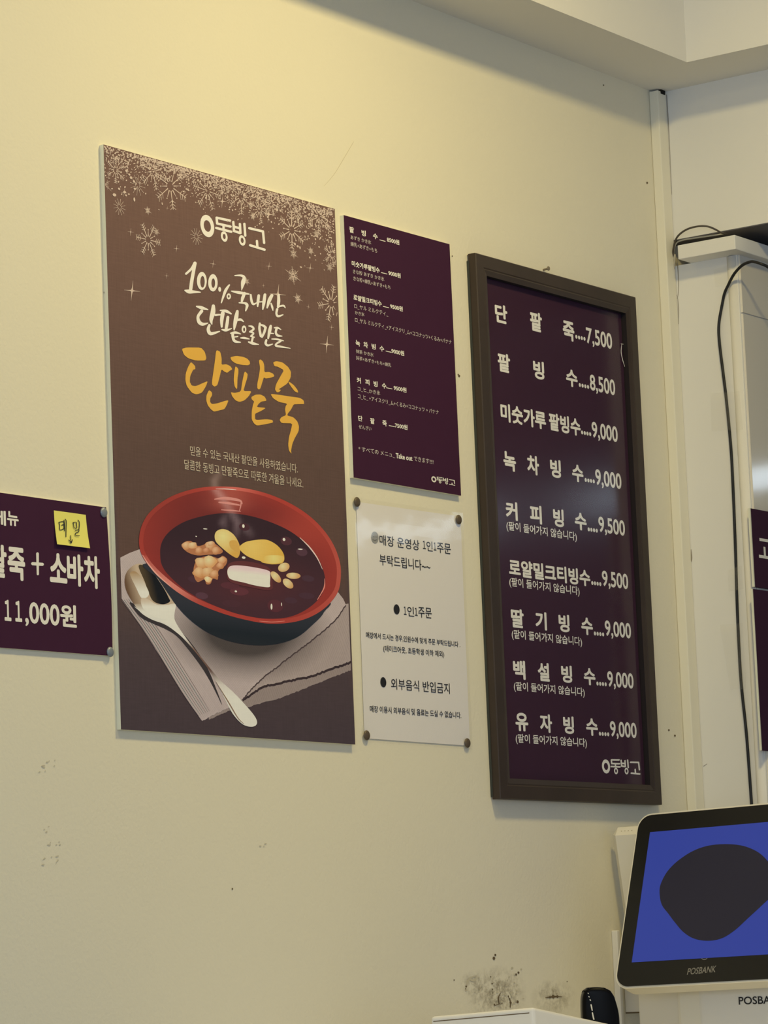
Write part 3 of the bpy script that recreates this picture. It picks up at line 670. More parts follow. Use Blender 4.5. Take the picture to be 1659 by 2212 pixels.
# ivory brush lines
cw = crop(380, 560, 6.38)
BR = [[(140, 200, 30), (215, 130, 34), (262, 55, 48)], [(262, 55, 48), (245, 150, 46), (218, 300, 48), (200, 440, 44)], [(125, 430, 20), (180, 445, 55), (260, 450, 35), (335, 455, 16)],
 [(735, 355, 22), (680, 440, 40), (625, 600, 16)],
 [(812, 225, 16), (900, 225, 30), (940, 255, 44), (925, 320, 58), (905, 425, 10)], [(765, 440, 16), (870, 460, 40), (1005, 480, 20)], [(945, 470, 40), (920, 530, 45), (905, 590, 25)], [(870, 600, 16), (945, 605, 30), (980, 635, 42), (960, 710, 18)],
 [(1030, 490, 26), (1040, 570, 34), (1065, 620, 30), (1110, 600, 14)], [(1140, 500, 36), (1130, 580, 40), (1125, 650, 20)], [(1130, 590, 18), (1215, 585, 18)], [(1225, 490, 40), (1210, 600, 44), (1195, 690, 20)],
 [(1320, 500, 44), (1285, 570, 50), (1255, 670, 22)], [(1310, 610, 20), (1325, 660, 30), (1335, 705, 14)], [(1415, 490, 30), (1415, 580, 42), (1405, 660, 34)], [(1420, 650, 20), (1480, 640, 26), (1505, 670, 14)], [(1395, 690, 34), (1385, 750, 30), (1410, 785, 32), (1475, 765, 16)],
 [(285, 650, 20), (350, 668, 46), (440, 695, 16)], [(355, 715, 44), (305, 790, 40), (320, 865, 50), (370, 895, 44), (440, 880, 14)], [(515, 645, 46), (510, 730, 66), (485, 830, 50), (495, 895, 16)], [(545, 770, 30), (600, 765, 24), (640, 770, 16)], [(460, 910, 36), (445, 970, 46), (480, 1025, 48), (600, 995, 16)],
 [(610, 705, 16), (690, 715, 40), (760, 752, 20)], [(645, 745, 54), (630, 840, 48), (630, 930, 28)], [(715, 800, 40), (705, 880, 44), (690, 960, 40)], [(635, 970, 20), (690, 980, 34), (765, 955, 14)], [(845, 718, 38), (830, 800, 58), (810, 900, 46), (800, 975, 18)], [(850, 838, 30), (890, 832, 34), (930, 860, 14)],
 [(755, 1020, 20), (820, 1010, 34), (890, 1030, 14)], [(780, 1020, 40), (785, 1080, 38), (810, 1130, 38), (885, 1145, 18)], [(790, 1075, 16), (850, 1065, 18)],
 [(890, 1085, 16), (940, 1085, 30), (1010, 1100, 14)], [(1005, 920, 16), (1050, 930, 30), (1070, 965, 28), (1020, 1000, 26)], [(1020, 1000, 24), (1070, 1020, 24), (1035, 1060, 26)], [(1030, 1060, 20), (1080, 1075, 16)], [(1060, 1075, 30), (1045, 1140, 28)], [(1000, 1140, 20), (1060, 1160, 38), (1140, 1175, 10)],
 [(1155, 885, 28), (1150, 960, 34), (1170, 1060, 34)], [(1160, 900, 20), (1215, 922, 34), (1235, 955, 30)], [(1235, 940, 34), (1215, 1010, 34), (1185, 1072, 28)], [(1305, 920, 34), (1290, 990, 46), (1270, 1090, 24)], [(1300, 1020, 20), (1345, 1025, 14)], [(1245, 1115, 30), (1235, 1160, 34), (1265, 1188, 30), (1330, 1170, 14)],
 [(1355, 945, 16), (1400, 945, 26), (1445, 970, 12)], [(1385, 960, 34), (1375, 1010, 30), (1400, 1050, 34), (1460, 1060, 14)], [(1320, 1100, 16), (1400, 1105, 26), (1480, 1125, 12)], [(1440, 1130, 30), (1390, 1160, 26), (1375, 1190, 30), (1440, 1205, 28), (1575, 1228, 8)]]
wb = Flat()
for s in BR: put_stroke(wb, [(*cw(p[0], p[1]), p[2]/6.38) for p in s], YB-.0006)
cc = 1/6.38
for cx, cy, a, b, a2, b2, c2 in ((355, 300, 68, 125, 30, 80, (364, 312)), (508, 325, 65, 120, 25, 65, (512, 330)), (728, 512, 30, 42, 11, 18, (728, 512)), (938, 965, 33, 52, 13, 26, (940, 968))):
    put_ring(wb, *cw(cx, cy), (a*cc, 0), (0, b*cc), (a2*cc, 0), (0, b2*cc), YB-.0006, c2=cw(*c2))
put_ell(wb, *cw(603, 415), (20*cc, 4*cc), (0, 34*cc), YB-.0006)
wb.build('slogan_lettering', M_ivory, pn)
cp = Flat()
put_text(cp, '믿을 수 있는 국내산 팥만을 사용하였습니다.', 380+170/5.53, 950+128/5.53, 380+1455/5.53, 20.5, YB-.0008, .004, yr=950+360/5.53)
put_text(cp, '달콤한 동빙고 단팥죽으로 따뜻한 겨울을 나세요.', 380+100/5.53, 950+290/5.53, 380+1520/5.53, 21.5, YB-.0008, .004, yr=950+535/5.53)
cp.build_lines('caption_lettering', M_caption, pn)
lg = Flat(); cl = crop(420, 440, 5.184); put_logo(lg, 0, lambda x, y: wp(*cl(x, y), YB-.0006)); lg.build('logo', M_ivory, pn)

# snow print at the poster's head
sn = Flat(); snf = Flat()
YS = YB-.0005
def pedge(x): return 312+(x-223.5)*.2791       # the poster's top edge
def in_poster(x, y): return y > pedge(x)+1 and 224.5+(y-312)*.030 < x < 722+(y-451)*.0385
def snowflake(fl, cx, cy, R, kind, ang=0, w=1.3, thin=1):
    n = 6 if kind != 1 else 12
    def P(r, t):                               # a flake drawn in the board's plane as the photo shows it
        a = r*math.cos(t)*.72; b = r*math.sin(t); return (cx+a, cy+b+a*.24)
    def seg(r0, t0, r1, t1, w0, w1):
        a = P(r0, t0); b = P(r1, t1)
        if in_poster(*a) and in_poster(*b): put_stroke(fl, [(*a, w0), (*b, w1)], YS, cap=False)
    for i in range(n):
        t = ang+i*2*math.pi/n
        if kind == 1:
            seg(R*.34, t, R, t, w*.7, w*.5)
            a = P(R, t)
            if in_poster(*a): put_ell(fl, *a, (w*.6, 0), (0, w*.7), YS, n=6)
            seg(R*.30, t, R*.30, t+2*math.pi/n, w*.5, w*.5)
        elif kind == 2:                        # star burst
            seg(R*.08, t, R*(1 if i % 3 == 0 else .8), t, w*1.1, w*.3); seg(R*.08, t+.5, R*.5, t+.5, w*.8, w*.3)
            for q in (.3, .45):
                seg(R*q, t, R*(q+.10), t+.35, w*.6, w*.3); seg(R*q, t, R*(q+.10), t-.35, w*.6, w*.3)
        else:                                  # branched crystal
            seg(R*.22, t, R, t, w*1.1, w*.8)
            for q in (.62, .76, .9):
                seg(R*q, t, R*(q+.13), t+.16/q, w*.8, w*.5); seg(R*q, t, R*(q+.13), t-.16/q, w*.8, w*.5)
            a = P(R*.34, t); b = P(R*.2, t+.16); c = P(R*.2, t-.16)
            if all(in_poster(*k) for k in (a, b, c)): fl.add([wp(*k, YS) for k in (P(R*.5, t), b, c)], [(0, 1, 2)])
            seg(R*.2, t+.52, R*.55, t+.52, w*1.5, w*.4)
            a = P(R*.6, t+.52)
            if in_poster(*a): put_ell(fl, *a, (w*.8, 0), (0, w), YS, n=7)
def spark(fl, cx, cy, R, ang=.1):
    for i in range(4):
        t = ang+i*math.pi/2; r = R*(1 if i % 2 else .8)
        a = (cx, cy); b = (cx+r*math.cos(t), cy+r*math.sin(t))
        if in_poster(*b) and in_poster(*a): put_stroke(fl, [(*a, R*.26), (cx+r*.3*math.cos(t), cy+r*.3*math.sin(t), R*.09), (*b, .3)], YS, cap=False)
for a in ((368, 402, 50, 0, .35, 1.6), (447, 412, 42, 0, .1, 1.4), (320, 518, 36, 0, 0, 1.5), (258, 447, 17, 1, .2, 1.2), (424, 511, 17, 1, .1, 1.2), (319, 455, 12, 2, .3, 1.2),
          (338, 501, 11, 2, .2, .9), (630, 497, 40, 0, .5, 1.8), (633, 595, 25, 2, .35, 1.8), (715, 655, 40, 0, .75, 1.8), (643, 645, 15, 2, .2, 1.4), (546, 467, 12, 2, .1, 1.1), (634, 548, 15, 2, .4, 1.2),
          (533, 608, 11, 2, .3, .9), (712, 577, 14, 2, .2, 1.1), (671, 542, 12, 2, .3, 1.1), (683, 505, 13, 2, .15, 1.0), (560, 452, 30, 0, .3, 1.3), (690, 468, 38, 0, .6, 1.6), (718, 550, 26, 0, .4, 1.3),
          (250, 368, 28, 0, .55, 1.3), (330, 370, 40, 0, .25, 1.4), (297, 400, 22, 1, .1, 1.1), (393, 363, 24, 0, .8, 1.3), (520, 425, 38, 0, .45, 1.3), (585, 440, 26, 0, .15, 1.3), (226, 398, 24, 2, .5, 1.2), (640, 462, 18, 0, .2, 1.2), (480, 395, 26, 0, .6, 1.2)):
    snowflake(sn, *a)
for a in ((282, 501, 8), (361, 450, 4), (285, 628, 22), (360, 596, 6), (381, 537, 8), (460, 570, 8), (569, 617, 4), (581, 575, 8), (670, 579, 10), (706, 744, 19), (716, 707, 6), (600, 636, 22), (480, 435, 14), (666, 663, 5), (268, 416, 9), (580, 463, 18)):
    spark(sn, *a)
for i in range(2300):                          # confetti of flake fragments, dense along the head of the poster
    x = random.uniform(224, 722); d = random.expovariate(1/20.0)
    k = math.exp(-((x-250)/60)**2)+math.exp(-((x-690)/60)**2)*1.2+.65*math.exp(-((x-520)/90)**2)+.35
    d *= .35+.75*k
    y = pedge(x)+2+d
    if not in_poster(x, y) or not in_poster(x+1, y) or d > 95: continue
    r = random.uniform(.7, 2.4); t = random.uniform(0, 3.14)
    ca, sa = math.cos(t), math.sin(t); e = random.uniform(.35, .8)
    put_ell(sn, x, y, (r*ca, r*sa), (-r*e*sa, r*e*ca), YS, n=6)
for i in range(110):
    x = random.gauss(700, 26); y = random.gauss(505, 40)
    if in_poster(x, y) and in_poster(x+2, y): put_ell(sn, x, y, (random.uniform(.7, 2), .4), (.2, random.uniform(.8, 2.4)), YS, n=6)
for x, y, a, b in ((247, 421, 5, 3.4), (269, 415, 4, 2.8), (257, 408, 3, 2.5), (290, 431, 2.5, 4.5), (291, 408, 3.4, 2.4), (272, 422, 2.4, 2.2), (283, 384, 4, 3), (289, 392, 3, 3), (273, 369, 3.6, 2.8), (279, 377, 3, 2.4), (372, 435, 2.4, 3), (350, 440, 1.5, 3), (343, 453, 2.2, 1), (598, 453, 4, 3), (606, 455, 3, 2.5), (650, 577, 3, 1.6), (643, 532, 3, 2.5), (648, 535, 2, 3.2), (637, 527, 2.6, 3)):
    put_ell(sn, x, y, (a*.8, .6), (.2, b), YS, n=10)
sn.build('printed_snowflakes', mat('printed_snow', (.70, .565, .52), .6, .3), pn)

# ================================================================== JAPANESE MENU BOARD
JC = [(742.3, 464.5), (971, 527.5), (763.8, 1031.5), (996.1, 1070.7)]
jb = thing('menu_board', base_of(*JC, YB), 'dark purple foam-board menu with small white Japanese and Korean lines, right of the brown poster', 'menu')
jbp, _ = board(jb, *JC, YB, .0073, M_purple, M_foam)
tx = Flat(); ts = Flat(); yt = YB-.0004; sJ = 5.53
def J(fl, oy, text, xl, yl, xr, h, off=.02, yr=None):
    put_text(fl, text, 720+xl/sJ, oy+yl/sJ, 720+xr/sJ, h/sJ, yt, off, yr=None if yr is None else oy+yr/sJ)
def bar(fl, oy, xl, xr, yl):
    a = wp(720+xl/sJ, oy+yl/sJ, yt); b = wp(720+xr/sJ, oy+(yl+14)/sJ, yt)
    fl.add([(a.x, yt, a.z-.0006), (b.x, yt, a.z-.0006), (b.x, yt, a.z+.0006), (a.x, yt, a.z+.0006)], [(0, 1, 2, 3)])
B_ = .032
for oy, toks in ((440, [('팥', 190, 304, 247, 72), ('빙', 337, 345, 388, 70), ('수', 473, 382, 530, 66), ('8500원', 640, 424, 788, 60), ('미숫가루팥빙수', 220, 712, 553, 68), ('9000원', 657, 824, 804, 60), ('로얄밀크티빙수', 240, 1115, 577, 68), ('9500원', 678, 1222, 829, 60)]),
                 (720, [('녹', 265, 112, 319, 72), ('차', 360, 133, 413, 72), ('빙', 457, 153, 507, 68), ('수', 552, 178, 606, 66), ('9000원', 693, 207, 846, 60), ('커', 280, 558, 329, 70), ('피', 380, 578, 431, 68), ('빙', 480, 600, 528, 68), ('수', 580, 622, 633, 66), ('9500원', 720, 648, 873, 60),
                        ('단', 295, 1012, 347, 66), ('팥', 440, 1042, 492, 70), ('죽', 585, 1070, 637, 70), ('7500원', 735, 1096, 886, 60), ('Take out', 745, 1460, 944, 62)])):
    for t in toks: J(tx, oy, t[0], t[1], t[2], t[3], t[4], B_, yr=t[2]+(t[3]-t[1])*.2)
for oy, a, b, y in ((440, 552, 622, 432), (440, 570, 643, 822), (440, 592, 663, 1226), (720, 625, 695, 212), (720, 632, 703, 650), (720, 663, 735, 1102)): bar(tx, oy, a, b, y)
for oy, toks in ((440, [('あずき かき氷', 207, 398, 452, 50), ('練乳+あずき+もち', 207, 478, 522, 54), ('きな粉 あずき かき氷', 235, 806, 607, 50), ('きな粉+練乳+あずき+もち', 240, 890, 680, 52),
                        ('ロ_ヤル ミルクティ_', 250, 1222, 655, 58), ('かき氷', 258, 1299, 372, 46), ('ロ_ヤル ミルクティ_+アイスクリ_ム+ココナッツ+くるみ+バナナ', 258, 1386, 1410, 60)]),
                 (720, [('抹茶 かき氷', 270, 212, 480, 48), ('抹茶+あずき+もち+練乳', 270, 290, 690, 48), ('コ_ヒ_かき氷', 290, 660, 560, 56), ('コ_ヒ_ +アイスクリ_ム+くるみ+ココナッツ + バナナ', 293, 750, 1258, 60),
                        ('ぜんざい', 303, 1112, 455, 50), ('* すべての メニュ_', 300, 1380, 737, 62), ('できます!!!!', 963, 1495, 1196, 58)])):
    for t in toks: J(ts, oy, t[0], t[1], t[2], t[3], t[4], .006, yr=t[2]+(t[3]-t[1])*.2)
tx.build_lines('heading_lettering', M_white, jbp); ts.build_lines('description_lettering', M_pale, jbp)
lg = Flat(); put_logo(lg, 0, logo_to(wp(720+1170/sJ, 720+1700/sJ, yt), wp(720+1450/sJ, 720+1822/sJ, yt), yt)); lg.build('logo', M_white, jbp)

# ================================================================== LAMINATED NOTICE
YN = -.0022
NC = [(762.7, 1075), (997.5, 1108.7), (781.5, 1603), (1018.5, 1619.5)]
nt_ = thing('notice', base_of(*NC, YN), 'laminated white paper notice with black lettering, below the purple board', 'notice')
def sheet(name, C, y, t, m, parent, inset=0, wob=0.0, n=24):
    P = [wp(*p, 0) for p in C]
    cx = sum(p.x for p in P)/4; cz = sum(p.z for p in P)/4
    P = [Vector((p.x+(inset if p.x < cx else -inset), 0, p.z+(inset if p.z < cz else -inset))) for p in P]
    v = []; f = []
    for i in range(n+1):
        for j in range(n+1):
            a = P[0].lerp(P[1], j/n); b = P[2].lerp(P[3], j/n); q = a.lerp(b, i/n)
            w = -wob*abs(math.sin(i/n*math.pi*2.3+.4)*math.sin(j/n*math.pi))
            v.append((q.x, y+w, q.z))
    for i in range(n):
        for j in range(n):
            a = i*(n+1)+j; f.append((a, a+n+1, a+n+2, a+1))
    o = from_py(name, v, f, m, parent)
    md = o.modifiers.new('thickness', 'SOLIDIFY'); md.thickness = t; md.offset = -1
    return o
ntp = sheet('paper_sheet', NC, YN+.0008, .0003, M_paper, nt_, .006)
tn = Flat(); sN = 3.748; ynn = YN+.0003
def N(text, xl, yl, xr, h, off=.004, yr=None): put_text(tn, text, 740+xl/sN, 1050+yl/sN, 740+xr/sN, h/sN, ynn, off, yr=None if yr is None else 1050+yr/sN)
N('매장 운영상', 300, 434, 622, 84, yr=478); N('１', 650, 474, 673, 66); N('인', 680, 483, 729, 80); N('１', 738, 487, 758, 64); N('주문', 765, 496, 876, 84, yr=508); N('부탁드립니다~~', 300, 594, 710, 88, yr=640); N('１', 496, 1007, 517, 66); N('인', 525, 1012, 578, 80); N('１', 585, 1016, 607, 64); N('주문', 613, 1019, 722, 85, yr=1030)
N('매장에서 드시는 경우,인원수에 맞게 주문 부탁드립니다 .', 190, 1205, 952, 52, .008, yr=1285); N('(테이크아웃, 초등학생 이하 제외)', 330, 1316, 822, 60, .008, yr=1360)
N('외부음식 반입금지', 393, 1600, 868, 88, yr=1640); N('매장 이용시 외부음식 및 음료는 드실 수 없습니다.', 222, 1802, 960, 54, .008, yr=1848)
for x, y in ((438, 998), (330, 1588)): put_ell(tn, 740+x/sN, 1050+y/sN, (24/sN, 3/sN), (1/sN, 41/sN), ynn)
tn.build_lines('lettering', M_black, ntp)
fg = Flat(); put_ell(fg, 740+262/sN, 1050+416/sN, (30/sN, 4/sN), (1/sN, 48/sN), ynn); fg.build('face_mark', M_grey, ntp)
fe = Flat()
for s in ([(248, 408, 3), (254, 410, 3)], [(272, 410, 3), (277, 413, 3)], [(244, 428, 2), (256, 440, 3), (270, 438, 3), (280, 430, 2)]): put_stroke(fe, [(740+p[0]/sN, 1050+p[1]/sN, p[2]/sN) for p in s], ynn-.0002)
fe.build('face_features', mat('printed_dark_grey', (.12, .12, .12), .6, .3), ntp)
sheet('laminating_film', NC, YN, .00015, M_film, nt_, 0, .0007)

# pins
def pin(px, py, y, r, m, label, group):
    c = wp(px, py, y); root = Vector((c.x, y, c.z))
    bm = bmesh.new(); prof = [(0, -.0034), (r*.5, -.0033), (r*.8, -.0026), (r*.97, -.0014), (r, -.0004), (r*.96, 0)]
    rings = []
    for q, d in prof[1:]: rings.append([bm.verts.new((root.x+q*math.cos(t), y+d, root.z+q*math.sin(t))) for t in [i*math.pi/12 for i in range(24)]])
    c0 = bm.verts.new((root.x, y+prof[0][1], root.z))
    for i in range(24): bm.faces.new((c0, rings[0][i], rings[0][(i+1) % 24]))
    for a, b in zip(rings, rings[1:]):
        for i in range(24): bm.faces.new((a[i], b[i], b[(i+1) % 24], a[(i+1) % 24]))
    bm.faces.new(rings[-1])
    o = bm_link('push_pin', bm, m, None, smooth=True, origin=root); tag(o, label, 'pin', group)
    bm = bmesh.new(); add_tube(bm, [Vector((root.x, y, root.z)), Vector((root.x, .004, root.z))], .0006, 6); bm_link('needle', bm, M_steel, o)
    return o
g = 'pins holding the paper notice'
pin(770.7, 1084.2, YN-.0012, .0078, M_pin_brown, 'brown round pin in the top left corner of the paper notice', g)
pin(990.3, 1122.6, YN-.0012, .0078, M_pin_brown, 'brown round pin in the top right corner of the paper notice', g)
pin(791.5, 1588.4, YN-.0012, .0078, M_pin_brown, 'brown round pin in the bottom left corner of the paper notice', g)
pin(1009, 1605, YN-.0012, .0078, M_pin_brown, 'brown round pin in the bottom right corner of the paper notice', g)

# ================================================================== FRAMED MENU
FT = .0186                                    # depth of the frame
YF = -FT
FC = [(1027.5, 547), (1371.5, 639.8), (1081.5, 1725.6), (1433, 1738.4)]
fp = [wp(*p, YF) for p in FC]
fx0 = (fp[0].x+fp[2].x)/2; fx1 = (fp[1].x+fp[3].x)/2; fz1 = (fp[0].z+fp[1].z)/2; fz0 = (fp[2].z+fp[3].z)/2
fr = thing('framed_menu', ((fx0+fx1)/2, 0, fz0), 'tall price list in a dark brown wooden frame with white lettering on purple', 'menu')
prof = [(0, -.003), (0, -FT+.0015), (.0015, -FT), (.0215, -FT), (.0235, -FT+.0010), (.0255, -FT+.0006), (.034, -FT+.0024), (.034, -.003)]   # (inset, y) across a rail
corner = [(fx0, fz0, 1, 1), (fx1, fz0, -1, 1), (fx1, fz1, -1, -1), (fx0, fz1, 1, -1)]
for i in range(4):
    a = corner[i]; b = corner[(i+1) % 4]; v = []; f = []; n = len(prof)
    for c_ in (a, b): v += [(c_[0]+c_[2]*q[0], q[1], c_[1]+c_[3]*q[0]) for q in prof]
    f = [(j, (j+1) % n, n+(j+1) % n, n+j) for j in range(n)]+[tuple(range(n)), tuple(range(2*n-1, n-1, -1))]
    me = bpy.data.meshes.new('frame_rail'); me.from_pydata(v, [], f); me.update()
    bm = bmesh.new(); bm.from_mesh(me); bpy.data.meshes.remove(me)
    ro_ = bm_link('frame_rail', bm, [M_frame, M_frame_in], fr)
    for p in ro_.data.polygons:
        q = Vector(p.center)+world_loc(ro_); d = min(abs(q.x-fx0), abs(q.x-fx1), abs(q.z-fz0), abs(q.z-fz1))
        if abs(p.normal.y) < .5 and d > .0335: p.material_index = 1
box('backing', (fx0-.0012, -.0045, fz0+.004), (fx1-.012, -.0004, fz1-.012), M_frameback, fr)
YM = -.0058
frp = box('menu_sheet', (fx0+.0335, YM, fz0+.0335), (fx1-.0335, YM+.001, fz1-.0335), M_purple2, fr)
frg = box('glass', (fx0+.0342, YM-.0022, fz0+.0342), (fx1-.0342, YM-.0012, fz1-.0342), M_glass, fr)
tm = Flat(); ym = YM-.0004
def P2(x, y): return (980+x/3.607, 520+y/3.607)
def P3(x, y): return (1000+x/3.2527, 1100+y/3.2527)
def Ft(c, s, text, xl, yl, xr, h, off=.03):
    a = c(xl, yl); b = c(xr, yl+(xr-xl)*.18); put_text(tm, text, a[0], a[1], b[0], h/s, ym, off, yr=b[1])
def dots(c, s, xl, xr, yl):
    a = wp(*c(xl, yl), ym); b = wp(*c(xr, yl+(xr-xl)*.26), ym)
    for k in range(4):
        x = a.x+(b.x-a.x)*(.12+.25*k); tm.add([(x+.0035*math.cos(t), ym, a.z+.0035*math.sin(t)) for t in [i*math.pi/6 for i in range(12)]], [tuple(range(12))])
for t in (('단', 322, 558, 418, 143), ('팥', 595, 620, 688, 150), ('죽', 850, 692, 940, 150), ('팥', 343, 940, 440, 146), ('빙', 620, 998, 705, 142), ('수', 875, 1062, 965, 134),
          ('미숫가루', 365, 1332, 718, 142), ('팥빙수', 742, 1405, 988, 138), ('녹', 387, 1710, 485, 150), ('차', 572, 1740, 665, 150), ('빙', 752, 1768, 835, 142), ('수', 922, 1805, 1010, 134)): Ft(P2, 3.607, *t, .036)
for x0, x1, y in ((945, 1030, 746), (972, 1058, 1122), (990, 1074, 1492), (1018, 1102, 1862)): dots(P2, 3.607, x0, x1, y)
for t, x0, x1, y in (('7,500', 1032, 1233, 744), ('8,500', 1060, 1257, 1110), ('9,000', 1075, 1277, 1478), ('9,000', 1103, 1306, 1848)): Ft(P2, 3.607, t, x0, y, x1, 142, .022)
for t in (('커', 300, 5, 383, 130), ('피', 470, 30, 553, 130), ('빙', 634, 55, 708, 126), ('수', 785, 80, 868, 122), ('로얄밀크티빙수', 322, 406, 895, 120), ('딸', 337, 762, 427, 132), ('기', 508, 780, 588, 128), ('빙', 672, 797, 748, 124), ('수', 830, 818, 912, 122),
          ('백', 352, 1125, 438, 134), ('설', 525, 1140, 607, 130), ('빙', 690, 1155, 766, 122), ('수', 848, 1173, 930, 120), ('유', 368, 1492, 458, 130), ('자', 540, 1502, 626, 130), ('빙', 705, 1514, 780, 124), ('수', 865, 1528, 948, 122)): Ft(P3, 3.2527, *t, .036)
for x0, x1, y in ((875, 950, 140), (900, 975, 517), (918, 995, 872), (936, 1013, 1224), (953, 1031, 1577)): dots(P3, 3.2527, x0, x1, y)
for t, x0, x1, y in (('9,500', 952, 1138, 112), ('9,500', 977, 1161, 492), ('9,000', 997, 1181, 842), ('9,000', 1014, 1199, 1199), ('9,000', 1033, 1221, 1550)): Ft(P3, 3.2527, t, x0, y, x1, 126, .022)
for x0, x1, y in ((305, 800, 118), (325, 820, 513), (342, 838, 880), (357, 857, 1246), (370, 873, 1613)): Ft(P3, 3.2527, '(팥이 들어가지 않습니다)', x0, y, x1, 74, .014)
tm.build_lines('lettering', M_white2, frp)
lg = Flat(); put_logo(lg, 0, logo_to(wp(*P3(975, 1752), ym), wp(*P3(1242, 1868), ym), ym)); lg.build('logo', M_white2, frp)
sc = Flat(); put_stroke(sc, [(*P2(1310, 805), .8), (*P2(1305, 870), 1.3), (*P2(1320, 940), 1.2), (*P2(1340, 1000), .5)], YM-.0026); put_stroke(sc, [(*P2(1303, 803), .8), (*P2(1322, 806), .8)], YM-.0026)
sc.build('glass_scratch', M_white2, frg)
# nail above the frame
c = wp(1184, 580, -.010)
nl = thing('wall_nail', (c.x, 0, c.z), 'small rusty nail in the wall at the top edge of the wooden frame', 'nail')
bm = bmesh.new(); add_tube(bm, [Vector((c.x, .01, c.z-.002)), Vector((c.x, -.010, c.z))], .0018, 10); bm_link('shank', bm, M_rust, nl)
bm = bmesh.new(); add_tube(bm, [Vector((c.x, -.0095, c.z)), Vector((c.x, -.0118, c.z))], .0040, 14); bevel(bm, .0006, 1); bm_link('head', bm, M_rust, nl)

# ================================================================== LEFT SIGN + NOTE
YSg = -.0050
a = wp(229.3, 1096, YSg); b = wp(242.3, 1417, YSg)
sx1 = (a.x+b.x)/2; sx0 = sx1-.297
sgz = [(sx0, wp(0, 1063.5, YSg).z-.0005), (a.x, a.z), (sx0, wp(0, 1399, YSg).z-.0005), (b.x, b.z)]
sg = thing('menu_sign', ((sx0+sx1)/2, 0, sgz[2][1]), 'dark purple price sign cut by the left edge, carrying a yellow note', 'sign')
v = []; n = 16
for k in range(n+1):                           # the free right edge bows a little
    t = k/n; x = a.x+(b.x-a.x)*t+.0035*math.sin(t*math.pi*.9); z = a.z+(b.z-a.z)*t; v.append((x, z))
ol = [(sx0, sgz[0][1])]+v+[(sx0, sgz[2][1])]
bm = bmesh.new(); add_prism(bm, [(p[0], YSg, p[1]) for p in ol], (0, .0046, 0)); bmesh.ops.triangulate(bm, faces=[f for f in bm.faces if len(f.verts) > 4])
bmesh.ops.recalc_face_normals(bm, faces=bm.faces)
for f in bm.faces: f.material_index = 0 if f.normal.y < -.9 else 1
sgp = bm_link('panel', bm, [M_purple, M_foam], sg)
tg = Flat(); sS = 5.5286; yg = YSg-.0004
def G(text, xl, yl, xr, h, off=.03): put_text(tg, text, xl/sS, 1040+yl/sS, xr/sS, h/sS, yg, off, yr=1040+(yl+(xr-xl)*.1)/sS)
for t in (('메', -85, 422, 70, 178), ('뉴', 84, 436, 222, 172)): G(*t, .03)
for t in (('팥', -135, 935, 80, 395), ('죽', 90, 972, 300, 395), ('소', 592, 1022, 800, 352), ('바', 800, 1048, 995, 385), ('차', 1002, 1072, 1192, 392)): G(*t, .036)
G('１', 52, 1536, 134, 252, .03); G('１', 180, 1546, 262, 250, .03); G(',000', 298, 1578, 712, 296, .022); G('원', 718, 1596, 914, 268, .03)
for s in ([(390, 982, 38), (505, 990, 38)], [(447, 862, 32), (451, 1108, 26)]): put_stroke(tg, [(p[0]/sS, 1040+p[1]/sS, p[2]/sS) for p in s], yg)
tg.build_lines('lettering', M_white, sgp)
yn2 = YSg-.0012
SC = [(648/sS, 1040+345/sS), (1028/sS, 1040+398/sS), (665/sS, 1040+752/sS), (1057/sS, 1040+800/sS)]
npos = base_of(*SC, yn2)
note = thing('sticky_note', (npos.x, yn2, npos.z), 'yellow square sticky note with two handwritten letters and a down arrow', 'note')
P = [wp(*p, yn2) for p in SC]; v = []; f = []
for i in range(9):
    for j in range(9):
        q = P[0].lerp(P[1], j/8).lerp(P[2].lerp(P[3], j/8), i/8); v.append((q.x, yn2-.0035*(i/8)**2+.0006, q.z))
for i in range(8):
    for j in range(8): k = i*9+j; f.append((k, k+9, k+10, k+1))
o = from_py('paper', v, f, M_note, note); md = o.modifiers.new('thickness', 'SOLIDIFY'); md.thickness = .0003; md.offset = -1
hw = Flat()
def note_pt(x, y, _):
    t = clampt((y-1040-345/sS)/(400/sS)); return wp(x, y, yn2-.0035*t*t-.0002)
for s in ([(703, 487), (712, 520), (716, 578), (768, 562)], [(703, 487), (758, 480), (764, 520), (766, 562)], [(735, 522), (766, 514)], [(762, 462), (770, 500), (772, 590)], [(778, 450), (792, 478), (790, 560), (788, 660)],
          [(872, 490), (880, 525), (886, 552), (915, 556), (914, 520), (910, 488), (872, 490)], [(932, 460), (947, 490), (946, 540), (942, 575)], [(898, 586), (940, 576), (936, 604), (902, 618), (904, 644), (948, 648)],
          [(843, 645), (846, 690), (850, 735)], [(820, 700), (835, 715), (850, 735), (858, 715), (866, 695)]):
    put_stroke(hw, [(p[0]/sS, 1040+p[1]/sS, 8.5/sS) for p in s], 0, note_pt)
hw.build('handwriting', M_ink, o)
g = 'pins holding the left sign'
pin(1235/sS, 1040+370/sS, YSg-.0002, .0072, M_pin_grey, 'grey metal pin in the top right corner of the left purple sign', g)
pin(1312/sS, 1040+2037/sS, YSg-.0002, .0072, M_pin_grey, 'grey metal pin in the bottom right corner of the left purple sign', g)

